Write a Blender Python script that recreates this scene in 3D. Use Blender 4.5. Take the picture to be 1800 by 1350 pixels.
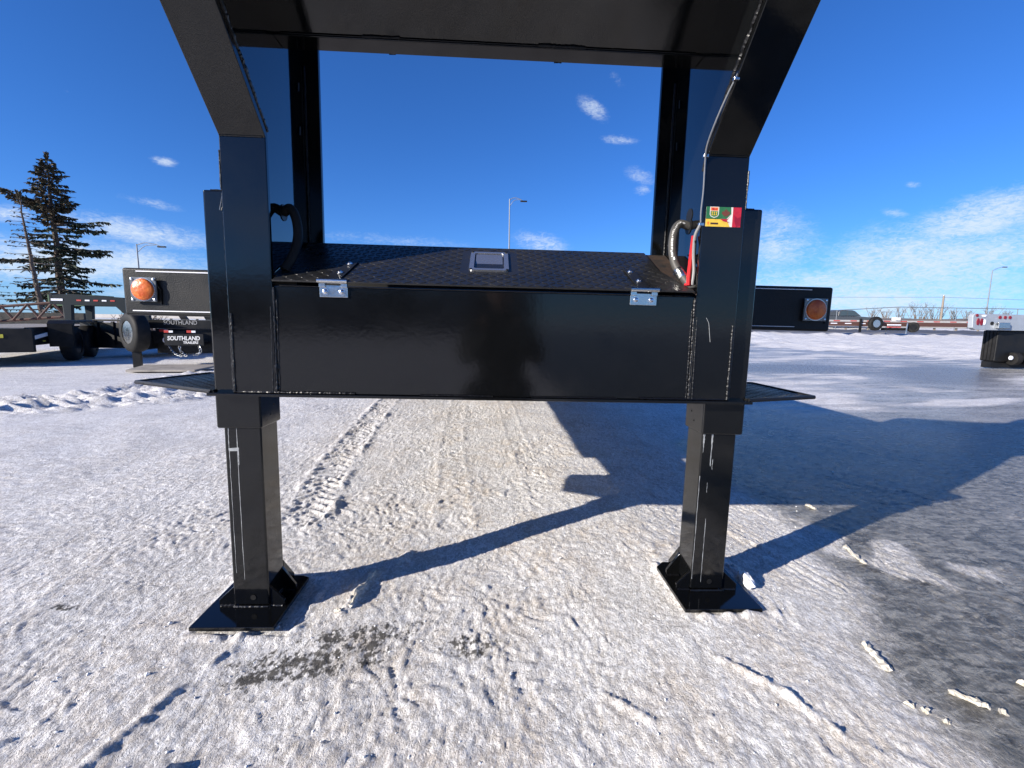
import bpy, math, random
import numpy as np
from mathutils import Vector, Matrix
R = math.radians
random.seed(7); rng = np.random.RandomState(7)
scene = bpy.context.scene
col = scene.collection
for _o in list(bpy.data.objects): bpy.data.objects.remove(_o)

# ------------------------------------------------------------------ camera
cam_d = bpy.data.cameras.new('camera'); cam = bpy.data.objects.new('camera', cam_d); col.objects.link(cam)
cr = Vector((0.99900984, -0.04288089, 0.01185587)); cu = Vector((-0.00605639, 0.13292737, 0.99110728)); cf = Vector((0.04407553, 0.99019773, -0.13253604))
cam.matrix_world = Matrix(((cr.x, cu.x, -cf.x, 0), (cr.y, cu.y, -cf.y, 0), (cr.z, cu.z, -cf.z, 0.851), (0, 0, 0, 1)))
cam_d.sensor_width = 36; cam_d.lens = 16.35; cam_d.clip_start = 0.02; cam_d.clip_end = 5000
scene.camera = cam

# ------------------------------------------------------------------ light
SUN = Vector((-2.20, -1.26, 1.0)).normalized()          # towards the sun
sun_el = math.asin(SUN.z); sun_az = math.atan2(SUN.x, SUN.y)
sd = bpy.data.lights.new('sun', 'SUN'); sd.energy = 5.0; sd.angle = R(0.53); sd.color = (1.0, 0.925, 0.825)
so = bpy.data.objects.new('sun', sd); col.objects.link(so); so.rotation_euler = SUN.to_track_quat('Z', 'Y').to_euler()

world = bpy.data.worlds.new('World'); scene.world = world; world.use_nodes = True
nt = world.node_tree; N = nt.nodes; L = nt.links; N.clear()
def nd(t, **k):
    n = N.new(t)
    for a, v in k.items(): setattr(n, a, v)
    return n
def m_(op, a, b=None, c=None):
    n = nd('ShaderNodeMath', operation=op)
    for i, v in enumerate((a, b, c)):
        if v is None: continue
        if isinstance(v, (int, float)): n.inputs[i].default_value = v
        else: L.new(v, n.inputs[i])
    return n.outputs[0]
sky = nd('ShaderNodeTexSky', sky_type='NISHITA'); sky.sun_disc = False
sky.sun_elevation = sun_el; sky.sun_rotation = sun_az; sky.altitude = 1100; sky.air_density = 1.0; sky.dust_density = 0.25; sky.ozone_density = 4.0
tc = nd('ShaderNodeTexCoord'); sx = nd('ShaderNodeSeparateXYZ'); L.new(tc.outputs['Generated'], sx.inputs[0])
X, Y, Z = sx.outputs
az = m_('MULTIPLY', m_('ARCTAN2', X, Y), 57.2958); el = m_('MULTIPLY', m_('ARCSINE', Z), 57.2958)
zz = m_('ADD', m_('MAXIMUM', Z, 0.0), 0.09)
cp = nd('ShaderNodeCombineXYZ'); L.new(m_('DIVIDE', X, zz), cp.inputs[0]); L.new(m_('DIVIDE', Y, zz), cp.inputs[1])
mp = nd('ShaderNodeMapping'); mp.inputs['Rotation'].default_value = (0, 0, R(25)); mp.inputs['Scale'].default_value = (1.0, 1.0, 1.0); L.new(cp.outputs[0], mp.inputs[0])
def noise(vec, scale, det, rough, dist=0.0):
    n = nd('ShaderNodeTexNoise'); n.inputs['Scale'].default_value = scale; n.inputs['Detail'].default_value = det
    n.inputs['Roughness'].default_value = rough; n.inputs['Distortion'].default_value = dist; L.new(vec, n.inputs['Vector']); return n.outputs[0]
ae = nd('ShaderNodeCombineXYZ'); L.new(m_('MULTIPLY', az, 0.55), ae.inputs[0]); L.new(m_('MULTIPLY', el, 1.25), ae.inputs[1])
n1 = noise(ae.outputs[0], 0.55, 7, 0.62, 0.6)
n2 = noise(mp.outputs[0], 0.6, 6, 0.6, 0.5)
n3 = noise(ae.outputs[0], 0.16, 4, 0.55, 0.3)
CL = [(-33.0,14.4,1.0,0.4,-1,0.80), (-39.5,18.4,0.5,0.2,5,0.35), (-43.9,8.2,1.6,0.7,2,0.90), (-34.1,10.6,2.6,0.5,-6,0.6), (-35.6,7.9,7.2,1.3,-5,0.8), (-40.1,4.7,12.1,2.0,1,0.95),
 (11.4,22.9,1.8,0.8,-33,0.85), (14.0,25.2,1.4,0.6,-47,0.45), (14.6,19.8,2.0,0.5,-7,0.75), (16.9,16.2,2.1,0.9,-22,0.6), (5.9,9.2,3.3,1.3,-14,0.85), (-11.0,9.0,11.1,1.1,-1,0.5),
 (41.8,12.6,0.7,0.3,-15,0.7), (44.3,14.0,0.6,0.2,-41,0.4), (40.7,10.3,1.3,0.5,-19,0.6), (31.3,8.3,4.3,3.3,-25,0.8), (46.4,9.1,4.6,1.9,14,1.0), (43.8,6.0,9.0,3.1,-1,0.95), (37.4,2.9,14.7,3.2,-2,0.9),
 (-32.0,2.2,16.4,1.9,2,0.7), (17.3,14.7,1.1,0.6,-3,0.6), (0.0,3.0,14.0,2.2,0,0.6),
 (75,8,14,3,6,0.8), (110,12,12,3,-8,0.7), (150,9,16,3,4,0.7), (-160,10,14,3,0,0.7), (-75,8,12,2.5,3,0.7), (60,24,6,2,-20,0.5), (-70,22,8,2,-15,0.5), (130,35,12,4,-20,0.5)]
mask = None
for (a0, e0, ra, re, ro, am) in CL:
    k = 1.0 / max(0.2, math.cos(R(e0)))
    dx = m_('DIVIDE', m_('SUBTRACT', az, a0), k); dy = m_('SUBTRACT', el, e0)
    c, s = math.cos(R(ro)), math.sin(R(ro))
    u = m_('DIVIDE', m_('ADD', m_('MULTIPLY', dx, c), m_('MULTIPLY', dy, s)), ra * 1.25)
    v = m_('DIVIDE', m_('SUBTRACT', m_('MULTIPLY', dy, c), m_('MULTIPLY', dx, s)), re * 1.25)
    d2 = m_('ADD', m_('MULTIPLY', u, u), m_('MULTIPLY', v, v))
    g = m_('MULTIPLY', m_('EXPONENT', m_('MULTIPLY', d2, -1.0)), am)
    mask = g if mask is None else m_('MAXIMUM', mask, g)
nn = m_('ADD', m_('MULTIPLY', n1, 0.62), m_('MULTIPLY', n3, 0.38))
n4 = noise(ae.outputs[0], 2.6, 7, 0.68, 1.2)
nn = m_('ADD', m_('MULTIPLY', nn, 0.55), m_('MULTIPLY', n4, 0.45))
con = nd('ShaderNodeMapRange'); L.new(nn, con.inputs[0]); con.inputs[1].default_value = .32; con.inputs[2].default_value = .64
t = m_('SUBTRACT', m_('MULTIPLY', mask, m_('ADD', 0.42, m_('MULTIPLY', con.outputs[0], 1.0))), 0.30)
cloud = nd('ShaderNodeMapRange', interpolation_type='SMOOTHSTEP'); L.new(t, cloud.inputs[0]); cloud.inputs[1].default_value = 0.0; cloud.inputs[2].default_value = 0.85; cloud.inputs[3].default_value = 0.0; cloud.inputs[4].default_value = 0.85
hs = nd('ShaderNodeHueSaturation'); hs.inputs['Saturation'].default_value = 1.0; hs.inputs['Value'].default_value = 1.0; L.new(sky.outputs[0], hs.inputs['Color'])
tn = nd('ShaderNodeMixRGB', blend_type='MULTIPLY'); tn.inputs[0].default_value = 1; L.new(hs.outputs[0], tn.inputs[1]); tn.inputs[2].default_value = (.190, .41, .71, 1)
hzf = m_('MULTIPLY', m_('EXPONENT', m_('MULTIPLY', m_('MAXIMUM', el, 0.0), -0.24)), 0.50)
hzm = nd('ShaderNodeMixRGB'); L.new(hzf, hzm.inputs[0]); L.new(tn.outputs[0], hzm.inputs[1]); hzm.inputs[2].default_value = (1.8, 2.5, 3.7, 1)
mixc = nd('ShaderNodeMixRGB'); L.new(cloud.outputs[0], mixc.inputs[0]); L.new(hzm.outputs[0], mixc.inputs[1]); mixc.inputs[2].default_value = (3.1, 3.55, 4.1, 1)
bg = nd('ShaderNodeBackground'); bg.inputs['Strength'].default_value = 0.15; L.new(mixc.outputs[0], bg.inputs[0])
ow = nd('ShaderNodeOutputWorld'); L.new(bg.outputs[0], ow.inputs[0])
scene.view_settings.view_transform = 'Standard'; scene.view_settings.look = 'None'; scene.view_settings.gamma = 1; scene.view_settings.exposure = 0.72
scene.view_settings.use_curve_mapping = False

# ------------------------------------------------------------------ helpers
def tag(o, label=None, cat=None, group=None, kind=None):
    if label: o['label'] = label
    if cat: o['category'] = cat
    if group: o['group'] = group
    if kind: o['kind'] = kind
    return o
def mk(name, V, F, mat, parent=None, smooth=False, mat2=None, fm=None):
    me = bpy.data.meshes.new(name); me.from_pydata([tuple(v) for v in V], [], F); me.update()
    me.materials.append(mat)
    if mat2: me.materials.append(mat2); me.polygons.foreach_set('material_index', fm)
    if smooth: me.polygons.foreach_set('use_smooth', [True] * len(me.polygons))
    o = bpy.data.objects.new(name, me); col.objects.link(o)
    if parent: o.parent = parent
    return o
def empty(name, loc, label, cat, group=None, rz=0):
    o = bpy.data.objects.new(name, None); col.objects.link(o); o.location = loc; o.rotation_euler = (0, 0, rz); o.empty_display_size = 0.2
    return tag(o, label, cat, group)
class B:
    def __init__(s): s.V = []; s.F = []
    def add(s, V, F):
        k = len(s.V); s.V += [tuple(v) for v in V]; s.F += [tuple(i + k for i in f) for f in F]; return s
    def box(s, x0, x1, y0, y1, z0, z1):
        return s.add([(x0,y0,z0),(x1,y0,z0),(x1,y1,z0),(x0,y1,z0),(x0,y0,z1),(x1,y0,z1),(x1,y1,z1),(x0,y1,z1)],
                     [(0,3,2,1),(4,5,6,7),(0,1,5,4),(1,2,6,5),(2,3,7,6),(3,0,4,7)])
    def prism(s, P, d):                      # 3D polygon P extruded by vector d
        n = len(P); Q = [tuple(Vector(p) + Vector(d)) for p in P]
        return s.add(list(P) + Q, [tuple(range(n))[::-1], tuple(range(n, 2*n))] + [(i, (i+1) % n, n + (i+1) % n, n + i) for i in range(n)])
    def tube(s, P, r, n=8, caps=True):
        P = [Vector(p) for p in P]; k = len(P); rr = r if isinstance(r, (list, tuple)) else [r] * k
        t0 = (P[1] - P[0]).normalized(); up = Vector((0, 0, 1)) if abs(t0.z) < .9 else Vector((1, 0, 0))
        a = t0.cross(up).normalized(); V = []; F = []
        for i in range(k):
            t = ((P[min(i+1, k-1)] - P[i]).normalized() + (P[i] - P[max(i-1, 0)]).normalized()) if 0 < i < k-1 else (P[min(i+1, k-1)] - P[max(i-1, 0)])
            t.normalize(); a = (a - t * a.dot(t)).normalized(); b = t.cross(a)
            for j in range(n):
                q = 2 * math.pi * j / n; V.append(P[i] + (a * math.cos(q) + b * math.sin(q)) * rr[i])
            if i:
                for j in range(n): F.append(((i-1)*n + j, (i-1)*n + (j+1) % n, i*n + (j+1) % n, i*n + j))
        if caps: F.append(tuple(range(n))[::-1]); F.append(tuple(range((k-1)*n, k*n)))
        return s.add(V, F)
    def lathe(s, c, axis, prof, n=24, caps=True):       # prof: (distance along axis, radius)
        ax = Vector(axis).normalized(); up = Vector((0, 0, 1)) if abs(ax.z) < .9 else Vector((1, 0, 0))
        a = ax.cross(up).normalized(); b = ax.cross(a); V = []; F = []
        for i, (h, r) in enumerate(prof):
            for j in range(n):
                q = 2 * math.pi * j / n; V.append(Vector(c) + ax * h + (a * math.cos(q) + b * math.sin(q)) * r)
            if i:
                for j in range(n): F.append(((i-1)*n + j, (i-1)*n + (j+1) % n, i*n + (j+1) % n, i*n + j))
        if caps: F.append(tuple(range(n))[::-1]); F.append(tuple(range((len(prof)-1)*n, len(prof)*n)))
        return s.add(V, F)
    def obj(s, name, mat, parent=None, smooth=False, bevel=0, seg=2):
        o = mk(name, s.V, s.F, mat, parent, smooth)
        if bevel:
            m = o.modifiers.new('bevel', 'BEVEL'); m.width = bevel; m.segments = seg; m.limit_method = 'ANGLE'; m.angle_limit = R(40)
            if not smooth: m.harden_normals = True; o.data.polygons.foreach_set('use_smooth', [True] * len(o.data.polygons))
        if smooth and not bevel:
            try: o.data.set_sharp_from_angle(angle=R(38))
            except Exception: pass
        return o
def spline(P, k=6):
    P = [Vector(p) for p in P]; Q = [P[0]*2 - P[1]] + P + [P[-1]*2 - P[-2]]; out = []
    for i in range(1, len(Q) - 2):
        for j in range(k):
            t = j / k; a, b, c, d = Q[i-1], Q[i], Q[i+1], Q[i+2]
            out.append(0.5 * ((2*b) + (c - a)*t + (2*a - 5*b + 4*c - d)*t*t + (3*b - a - 3*c + d)*t**3))
    return out + [P[-1]]
def mat(name, c, rough=.5, metal=0, spec=.5, coat=0, var=0, vscale=3, bump=0, bscale=40, rvar=0, c2=None, trans=0, ior=1.5, emis=None, stretch=None):
    m = bpy.data.materials.new(name); m.use_nodes = True; t = m.node_tree; p = t.nodes['Principled BSDF']
    p.inputs['Base Color'].default_value = (*c, 1); p.inputs['Roughness'].default_value = rough; p.inputs['Metallic'].default_value = metal
    p.inputs['Specular IOR Level'].default_value = spec; p.inputs['Coat Weight'].default_value = coat; p.inputs['Coat Roughness'].default_value = .08
    p.inputs['IOR'].default_value = ior; p.inputs['Transmission Weight'].default_value = trans
    co = t.nodes.new('ShaderNodeTexCoord'); vec = co.outputs['Object']
    if stretch:
        mm = t.nodes.new('ShaderNodeMapping'); mm.inputs['Scale'].default_value = stretch; t.links.new(vec, mm.inputs[0]); vec = mm.outputs[0]
    if var or c2 or rvar:
        n = t.nodes.new('ShaderNodeTexNoise'); n.inputs['Scale'].default_value = vscale; n.inputs['Detail'].default_value = 6; n.inputs['Roughness'].default_value = .65; t.links.new(vec, n.inputs['Vector'])
        rp = t.nodes.new('ShaderNodeMapRange'); rp.inputs[1].default_value = .35; rp.inputs[2].default_value = .68; t.links.new(n.outputs[0], rp.inputs[0])
        if var or c2:
            mx = t.nodes.new('ShaderNodeMixRGB'); t.links.new(rp.outputs[0], mx.inputs[0])
            mx.inputs[1].default_value = (*c, 1); mx.inputs[2].default_value = (*(c2 or tuple(min(1, v * (1 + var)) for v in c)), 1); t.links.new(mx.outputs[0], p.inputs['Base Color'])
        if rvar:
            r2 = t.nodes.new('ShaderNodeMapRange'); r2.inputs[3].default_value = max(0, rough - rvar); r2.inputs[4].default_value = rough + rvar; t.links.new(rp.outputs[0], r2.inputs[0]); t.links.new(r2.outputs[0], p.inputs['Roughness'])
    if bump:
        n = t.nodes.new('ShaderNodeTexNoise'); n.inputs['Scale'].default_value = bscale; n.inputs['Detail'].default_value = 4; t.links.new(vec, n.inputs['Vector'])
        b = t.nodes.new('ShaderNodeBump'); b.inputs['Strength'].default_value = bump; b.inputs['Distance'].default_value = .002; t.links.new(n.outputs[0], b.inputs['Height']); t.links.new(b.outputs[0], p.inputs['Normal'])
    return m
M = dict(
 gloss=mat('black_gloss_paint', (.0030,.0033,.0038), .10, bump=.05, bscale=75, rvar=.035, vscale=5, c2=(.0045,.0048,.005)),
 mirror=mat('black_mirror_paint', (.003,.0035,.004), .05, ior=1.85, bump=.03, bscale=30),
 satin=mat('black_satin_paint', (.010,.0105,.011), .42, spec=.28, bump=.35, bscale=260, rvar=.1, c2=(.016,.016,.016)),
 tread=mat('black_tread_plate_paint', (.011,.0115,.012), .36, bump=.35, bscale=220, c2=(.020,.019,.018), vscale=9, rvar=.12),
 weld=mat('painted_weld', (.004,.004,.005), .33, bump=.4, bscale=300),
 dusty=mat('dusty_rusty_steel', (.016,.015,.014), .6, c2=(.06,.036,.024), vscale=22, bump=.5, bscale=90),
 zinc=mat('bright_zinc', (.62,.62,.60), .27, metal=1, bump=.15, bscale=120, rvar=.1),
 bolt=mat('bolt_steel', (.70,.72,.75), .22, metal=1),
 chrome=mat('chrome', (.50,.51,.53), .24, metal=.85, bump=.1, bscale=60),
 rubber=mat('rubber', (.010,.010,.010), .62, spec=.2, bump=.4, bscale=80, c2=(.024,.023,.022), vscale=6),
 hose=mat('dusty_rubber_hose', (.05,.048,.044), .55, bump=.3, bscale=200, c2=(.08,.075,.068), vscale=12),
 red=mat('red_cable', (.50,.012,.015), .45), grey=mat('grey_conduit', (.20,.20,.20), .5, var=.3, vscale=30), paleg=mat('pale_wire', (.16,.17,.19), .4),
 white=mat('white_print', (.78,.78,.76), .5, var=-.2, vscale=40), tape=mat('white_reflective_strip', (.85,.86,.90), .35),
 amber=mat('amber_lens', (.50,.075,.008), .34, bump=1.0, bscale=90, c2=(.80,.22,.04), vscale=38), ambr=mat('amber_reflector', (.55,.10,.01), .3, c2=(.95,.40,.10), vscale=45),
 clear=mat('clear_plastic_plate', (.13,.14,.15), .12, var=.5, vscale=30, spec=.8),
 redl=mat('red_lens', (.22,.01,.02), .2), galv=mat('galvanised_plate', (.40,.43,.46), .45, metal=.35, var=.18, vscale=5, bump=.15, bscale=30),
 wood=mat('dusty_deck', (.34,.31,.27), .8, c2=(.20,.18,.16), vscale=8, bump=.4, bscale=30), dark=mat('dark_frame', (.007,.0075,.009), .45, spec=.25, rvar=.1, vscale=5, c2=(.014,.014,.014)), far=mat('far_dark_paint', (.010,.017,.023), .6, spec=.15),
 scratch=mat('bare_scratch', (.20,.21,.22), .5, c2=(.42,.44,.45), vscale=80), yel=mat('yellow_label', (.55,.50,.05), .5), redm=mat('red_mark', (.45,.03,.02), .5),
 pole=mat('lamp_pole_grey', (.22,.24,.26), .5, metal=.3), wpole=mat('weathered_pole', (.25,.21,.17), .8), conc=mat('guard_rail_grey', (.40,.38,.36), .6, var=.2, vscale=2),
 glass=mat('car_glass', (.05,.07,.08), .08, spec=.9), car=mat('grey_car_paint', (.07,.075,.08), .25, coat=.6),
 bark=mat('bark', (.075,.055,.042), .9, c2=(.13,.10,.08), vscale=10, bump=.6, bscale=25), needle=mat('spruce_needles', (.020,.034,.018), .7, c2=(.045,.060,.030), vscale=1.6), cone=mat('brown_spruce_top', (.085,.052,.028), .8, c2=(.04,.045,.02), vscale=2),
 twig=mat('bare_twigs', (.14,.105,.08), .9), chunk=mat('packed_snow_chunk', (.70,.66,.57), .7, c2=(.45,.41,.34), vscale=40, bump=.6, bscale=90),
 snowlump=mat('clean_snow_lump', (.86,.87,.88), .6, bump=.6, bscale=90),
)

# ------------------------------------------------------------------ ground
_tab = {}
def pn(x, y, seed):
    if seed not in _tab:
        r = np.random.RandomState(seed); a = r.rand(256, 256) * 2 * np.pi; _tab[seed] = (np.cos(a).astype(np.float32), np.sin(a).astype(np.float32))
    gx, gy = _tab[seed]
    xi = np.floor(x).astype(np.int64); yi = np.floor(y).astype(np.int64); fx = (x - xi).astype(np.float32); fy = (y - yi).astype(np.float32)
    u = fx*fx*fx*(fx*(fx*6-15)+10); v = fy*fy*fy*(fy*(fy*6-15)+10)
    def g(i, j):
        a = (xi + i) & 255; b = (yi + j) & 255
        return gx[a, b]*(fx - i) + gy[a, b]*(fy - j)
    return ((g(0,0)*(1-u) + g(1,0)*u)*(1-v) + (g(0,1)*(1-u) + g(1,1)*u)*v) * 1.5
def ss(a, b, x): t = np.clip((x - a) / (b - a), 0, 1); return t*t*(3 - 2*t)
def seg(x, y, P):                           # distance, arclength, signed side to a polyline
    best = np.full(x.shape, 1e9); S = np.zeros(x.shape); side = np.zeros(x.shape); acc = 0
    for (x0, y0), (x1, y1) in zip(P[:-1], P[1:]):
        dx, dy = x1-x0, y1-y0; l = math.hypot(dx, dy); t = np.clip(((x-x0)*dx + (y-y0)*dy)/l/l, 0, 1)
        d = np.hypot(x-x0-t*dx, y-y0-t*dy); k = d < best; best = np.where(k, d, best); S = np.where(k, acc + t*l, S)
        side = np.where(k, ((x-x0)*dy - (y-y0)*dx)/l, side); acc += l
    return best, S, side
ICE_EDGE = ([0.3,0.76,0.87,1.01,1.32,1.66,1.98,2.4,3.2,4.2,6,9,14], [0.72,0.785,0.824,0.874,1.002,1.143,1.20,1.12,1.2,2.2,4.2,6.5,10])
def ground(x, y):
    r = np.hypot(x, y); near = 1 - ss(5, 12, r); vn = 1 - ss(2.5, 4.5, r)
    w1 = pn(x*1.1, y*.9, 1); w2 = pn(x*3.1+5, y*2.2, 2); w3 = pn(x*8, y*6, 3)
    wx = x + .05*w3; wy = y + .05*pn(x*7+3, y*6, 4)
    # masks
    e = np.interp(y, *ICE_EDGE) + .07*w2 + .04*w3
    ice = ss(-.12, .30, x - e) * (y > -50)
    far = ss(3.0, 5.5, y) * ss(1.0, 3.0, x)
    streak = pn(x*.55 + y*.25, y*2.1 - x*.35, 5) + .6*pn(x*1.6 + y*.8, y*5.2 - x*1.1, 6) + .3*pn(x*6, y*15, 16) + .5*np.sin(np.hypot(x-14, (y-2)*1.3)*2.1 + 2*w1)*ss(-.2, .4, pn(x*.3, y*.3, 33))
    icefar = np.clip(.62 + .65*streak, 0, 1)
    def ell(cx, cy, rx, ry, a=0):
        c, s = math.cos(a), math.sin(a); u = ((x-cx)*c + (y-cy)*s)/rx; v = (-(x-cx)*s + (y-cy)*c)/ry
        return np.exp(-(u*u+v*v)**1.5)
    dark = np.clip(ell(5.9, 9.0, 1.9, 1.0, .2)*1.2 + ell(8.3, 8.2, 2.6, .8, .75)*1.3 + ell(11, 19, 9, .7, .25)*.8 + ell(6, 15, 6, .5, .0)*.7, 0, 1)
    ice = np.where(far > 0, ice*(1-far) + far*np.clip(icefar + dark*.9, 0, 1), ice)
    snowR = ss(0, 1.2, (x - 12.3)*.75 + (y - 10.5)*.25 - .6*w1) * ss(7, 9, y)
    berm = np.exp(-((y - 32.5 - .02*(x-20) - 1.2*w1)/1.5)**2) * ss(3, 9, x) + .6*np.exp(-((y - 27)/3.0)**2) * ss(-2, -5, x)
    ice = ice*(1 - snowR)*(1 - np.clip(berm*1.6, 0, 1))
    ice = ice * (1 - .55*ss(.15, .5, pn(x*2.2, y*1.6, 21) + .5*w3)*ss(2.2, 1.6, y))
    # dirt showing through
    dn = .5*pn(x*22, y*18, 7) + .5*pn(x*50, y*45, 8)
    dirt = np.clip(ell(-.50, 1.08, .16, .07, .3)*1.3 + ell(-.36, 1.12, .13, .09, .2) + ell(-.05, 1.13, .09, .05)*.9 + ell(-.30, 1.2, .25, .05, .1)*.5
                   + ell(-1.25, 1.32, .05, .02)*1.0 + ell(.05, 1.9, .5, .5)*.2, 0, 1)
    dirt = np.clip(dirt*(.62 + 1.0*dn), 0, 1)
    brown = np.clip(.5 + .9*w2 + .8*w3 + .5*pn(x*2.3, y*.8, 9), 0, 1) * (.35 + .65*np.exp(-((x - .1)/.9)**2)) * (1 - .5*ss(4, 8, y))
    # heights
    h = .010*w1*near + .007*w2*near*(1-.7*ice)
    s1 = pn(wx*26, wy*14, 10); s2 = pn(wx*55+3, wy*30, 11); s3 = pn(wx*115, wy*70, 12)
    rough = np.clip(.58 + .45*pn(x*1.7, y*1.3, 13) + .15*w3, .35, .85) * (1 - .6*ice)
    crust = ss(.05, .12, pn(wx*23 + wy*7, wy*12, 14) + .5*s2) * .0030 + ss(.08, .15, pn(wx*50+7 + wy*16, wy*27, 15) + .4*s3) * .0028
    h = h + (near*rough)*(.0016*s1 + .0019*s2 + crust) + vn*(.0012*s3*(1-.6*ice))
    h = h + near * .0022 * (np.abs(pn(wx*11, wy*3.2, 17)) - .2) * (1 - ice)
    # packed lug-tyre track, two lines of tread
    for P, wd, amp in (([(-.80,1.95),(-.86,2.3),(-.92,2.7),(-1.02,3.8),(-1.10,5.0),(-1.3,8)], .10, .010), ([(-.15,1.9),(-.28,3.2),(-.35,5)], .08, .0035), ([(.25,2.2),(.18,3.5),(.1,6)], .07, .003),
                       ([(-5.2,4.0),(-4.1,5.2),(-4.3,7.2)], .32, .05), ([(-4.9,3.7),(-3.4,5.0),(-3.2,6.6)], .25, .04), ([(-.50,.7),(-.30,1.05),(-.22,1.25)], .02, .0008)):
        d, S, sd_ = seg(x, y, P); k = ss(wd, wd*.75, d)
        lug = np.sin((S + np.abs(sd_)*.9) * 2*np.pi/(.075 if wd < .2 else .16))
        lug = lug*(.5 + .9*ss(-.3, .4, pn(x*5, y*3.4, 31) + .6*w3)) - .3
        h = h + k*amp*(.75*ss(-.2, .5, lug + 1.1*s1 + .6*s2) - .3) * (1 + .6*w3) + amp*.9*np.exp(-((d - wd)/(.25*wd))**2)*(.7 + 1.2*w3 + .5*s1)
        ice = ice*(1 - .8*k)
    # elongated ridges squeezed up at the tread edges
    for P, wd, amp in (([(-.78,.78),(-.735,.93),(-.71,1.03),(-.655,1.19)], .013, .011), ([(-1.06,.76),(-.985,.86),(-.93,.95)], .013, .008), ([(-.43,1.28),(-.40,1.44),(-.385,1.50)], .012, .016),
                       ([(-.33,1.56),(-.30,1.64)], .012, .008), ([(-.62,.70),(-.60,.80)], .012, .015), ([(.56,1.02),(.66,.9),(.70,.80)], .010, .008), ([(.25,.95),(.34,.86)], .010, .007), ([(.90,1.9),(1.02,1.55)], .008, .006)):
        d, S, _s = seg(x, y, P); h = h + amp*np.exp(-((d + .006*s1)/wd)**2)*np.clip(.75 + 1.1*w3 + .8*s1 + .4*s2, 0, 2)
    d, S, _s = seg(x, y, [(.95,2.2),(.98,1.75),(1.08,1.3)]); h = h + .002*np.sin(d*2*np.pi/.03)*np.exp(-(d/.07)**2)
    # footprint near the bottom
    fp = ell(.42, .80, .075, .035, .5); h = h - .004*ss(.2, .6, fp) + .002*np.exp(-((fp - .2)/.1)**2)
    # right foot stands on a slight rise
    h = h + .042*ss(.0, .6, x)*np.exp(-((x-.8)/1.1)**2)*np.exp(-((y-1.25)/.9)**2)
    for fx0, fx1, fy0, fy1 in ((-.80,-.555,1.19,1.45), (.575,.80,1.19,1.45)):
        qx = np.maximum(np.maximum(fx0-x, x-fx1), 0); qy = np.maximum(np.maximum(fy0-y, y-fy1), 0); qd = np.hypot(qx, qy)
        h = h + (qd > .001)*np.exp(-((qd-.012)/.016)**2)*np.clip(.006 + .012*s1 + .008*w3, -.001, .018)
    # snow heaps, berm and far land
    h = h + snowR*(.10 + .10*w1 + .05*w2) + np.clip(berm, 0, 2)*(.13 + .08*w2 + .13*w1 + .06*w3)
    h = h + ss(36, 40, y)*ss(3, 9, x)*.35 + ss(48, 62, y)*ss(3, 9, x)*(1.5 + .25*pn(x*.03, y*.03, 18)) - .25*ss(30, 60, y)*ss(0, -8, x)
    h = h + .05*pn(x*.3, y*.3, 19)*ss(12, 20, r)
    grass = ss(50, 56, y)*ss(3, 9, x)
    road = ss(37, 38, y)*ss(49, 48, y)*ss(3, 9, x)
    return h, np.stack([np.clip(ice, 0, 1), dirt, brown, np.clip(dark, 0, 1)], -1), grass, road
def grow(a, b, s0, k):
    out = [a]; 
    while out[-1] < b: out.append(out[-1] + max(s0, k * (out[-1] - a) + s0))
    return out
xs = list(np.arange(-1.55, 2.2, .0062)); xr = grow(xs[-1], 900, .0062, .022)[1:]; xl = grow(1.55, 900, .0062, .022)[1:]
xs = np.array([-v for v in xl[::-1]] + xs + xr)
ys = list(np.arange(.52, 2.5, .0062)); a = ys[-1]
while a < 14: a += .0045*a; ys.append(a)
while a < 2500: a += .022*a; ys.append(a)
yb = grow(-.5, 900, .03, .06)[1:]
ys = np.array([-v for v in yb[::-1]] + ys)
GX, GY = np.meshgrid(xs, ys); nx, ny = len(xs), len(ys)
H, MASK, GR, RD = ground(GX.ravel(), GY.ravel())
def gz(x, y): return float(ground(np.array([x], float), np.array([y], float))[0][0])
me = bpy.data.meshes.new('snow_ground'); me.vertices.add(nx*ny)
me.vertices.foreach_set('co', np.stack([GX.ravel(), GY.ravel(), H], -1).astype(np.float32).ravel())
idx = np.arange(nx*ny).reshape(ny, nx); q = np.stack([idx[:-1,:-1], idx[:-1,1:], idx[1:,1:], idx[1:,:-1]], -1).reshape(-1, 4)
me.loops.add(q.size); me.loops.foreach_set('vertex_index', q.ravel().astype(np.int32)); me.polygons.add(len(q))
me.polygons.foreach_set('loop_start', np.arange(0, q.size, 4, dtype=np.int32)); me.polygons.foreach_set('use_smooth', np.ones(len(q), bool)); me.update(calc_edges=True)
at = me.color_attributes.new('cover', 'FLOAT_COLOR', 'POINT'); at.data.foreach_set('color', MASK.astype(np.float32).ravel())
at = me.color_attributes.new('land', 'FLOAT_COLOR', 'POINT'); at.data.foreach_set('color', np.stack([GR, RD, GR*0, GR*0+1], -1).astype(np.float32).ravel())
gm = bpy.data.materials.new('snow_and_ice'); gm.use_nodes = True; t_ = gm.node_tree; N = t_.nodes; L = t_.links; P_ = N['Principled BSDF']
geo = nd('ShaderNodeNewGeometry'); A1 = nd('ShaderNodeVertexColor', layer_name='cover'); A2 = nd('ShaderNodeVertexColor', layer_name='land')
s1 = nd('ShaderNodeSeparateColor'); L.new(A1.outputs[0], s1.inputs[0]); s2 = nd('ShaderNodeSeparateColor'); L.new(A2.outputs[0], s2.inputs[0])
def mapr(v, a, b, c=0., d=1.):
    n = nd('ShaderNodeMapRange'); L.new(v, n.inputs[0]); 
    for i, q_ in enumerate((a, b, c, d)): n.inputs[i+1].default_value = q_
    return n.outputs[0]
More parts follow.
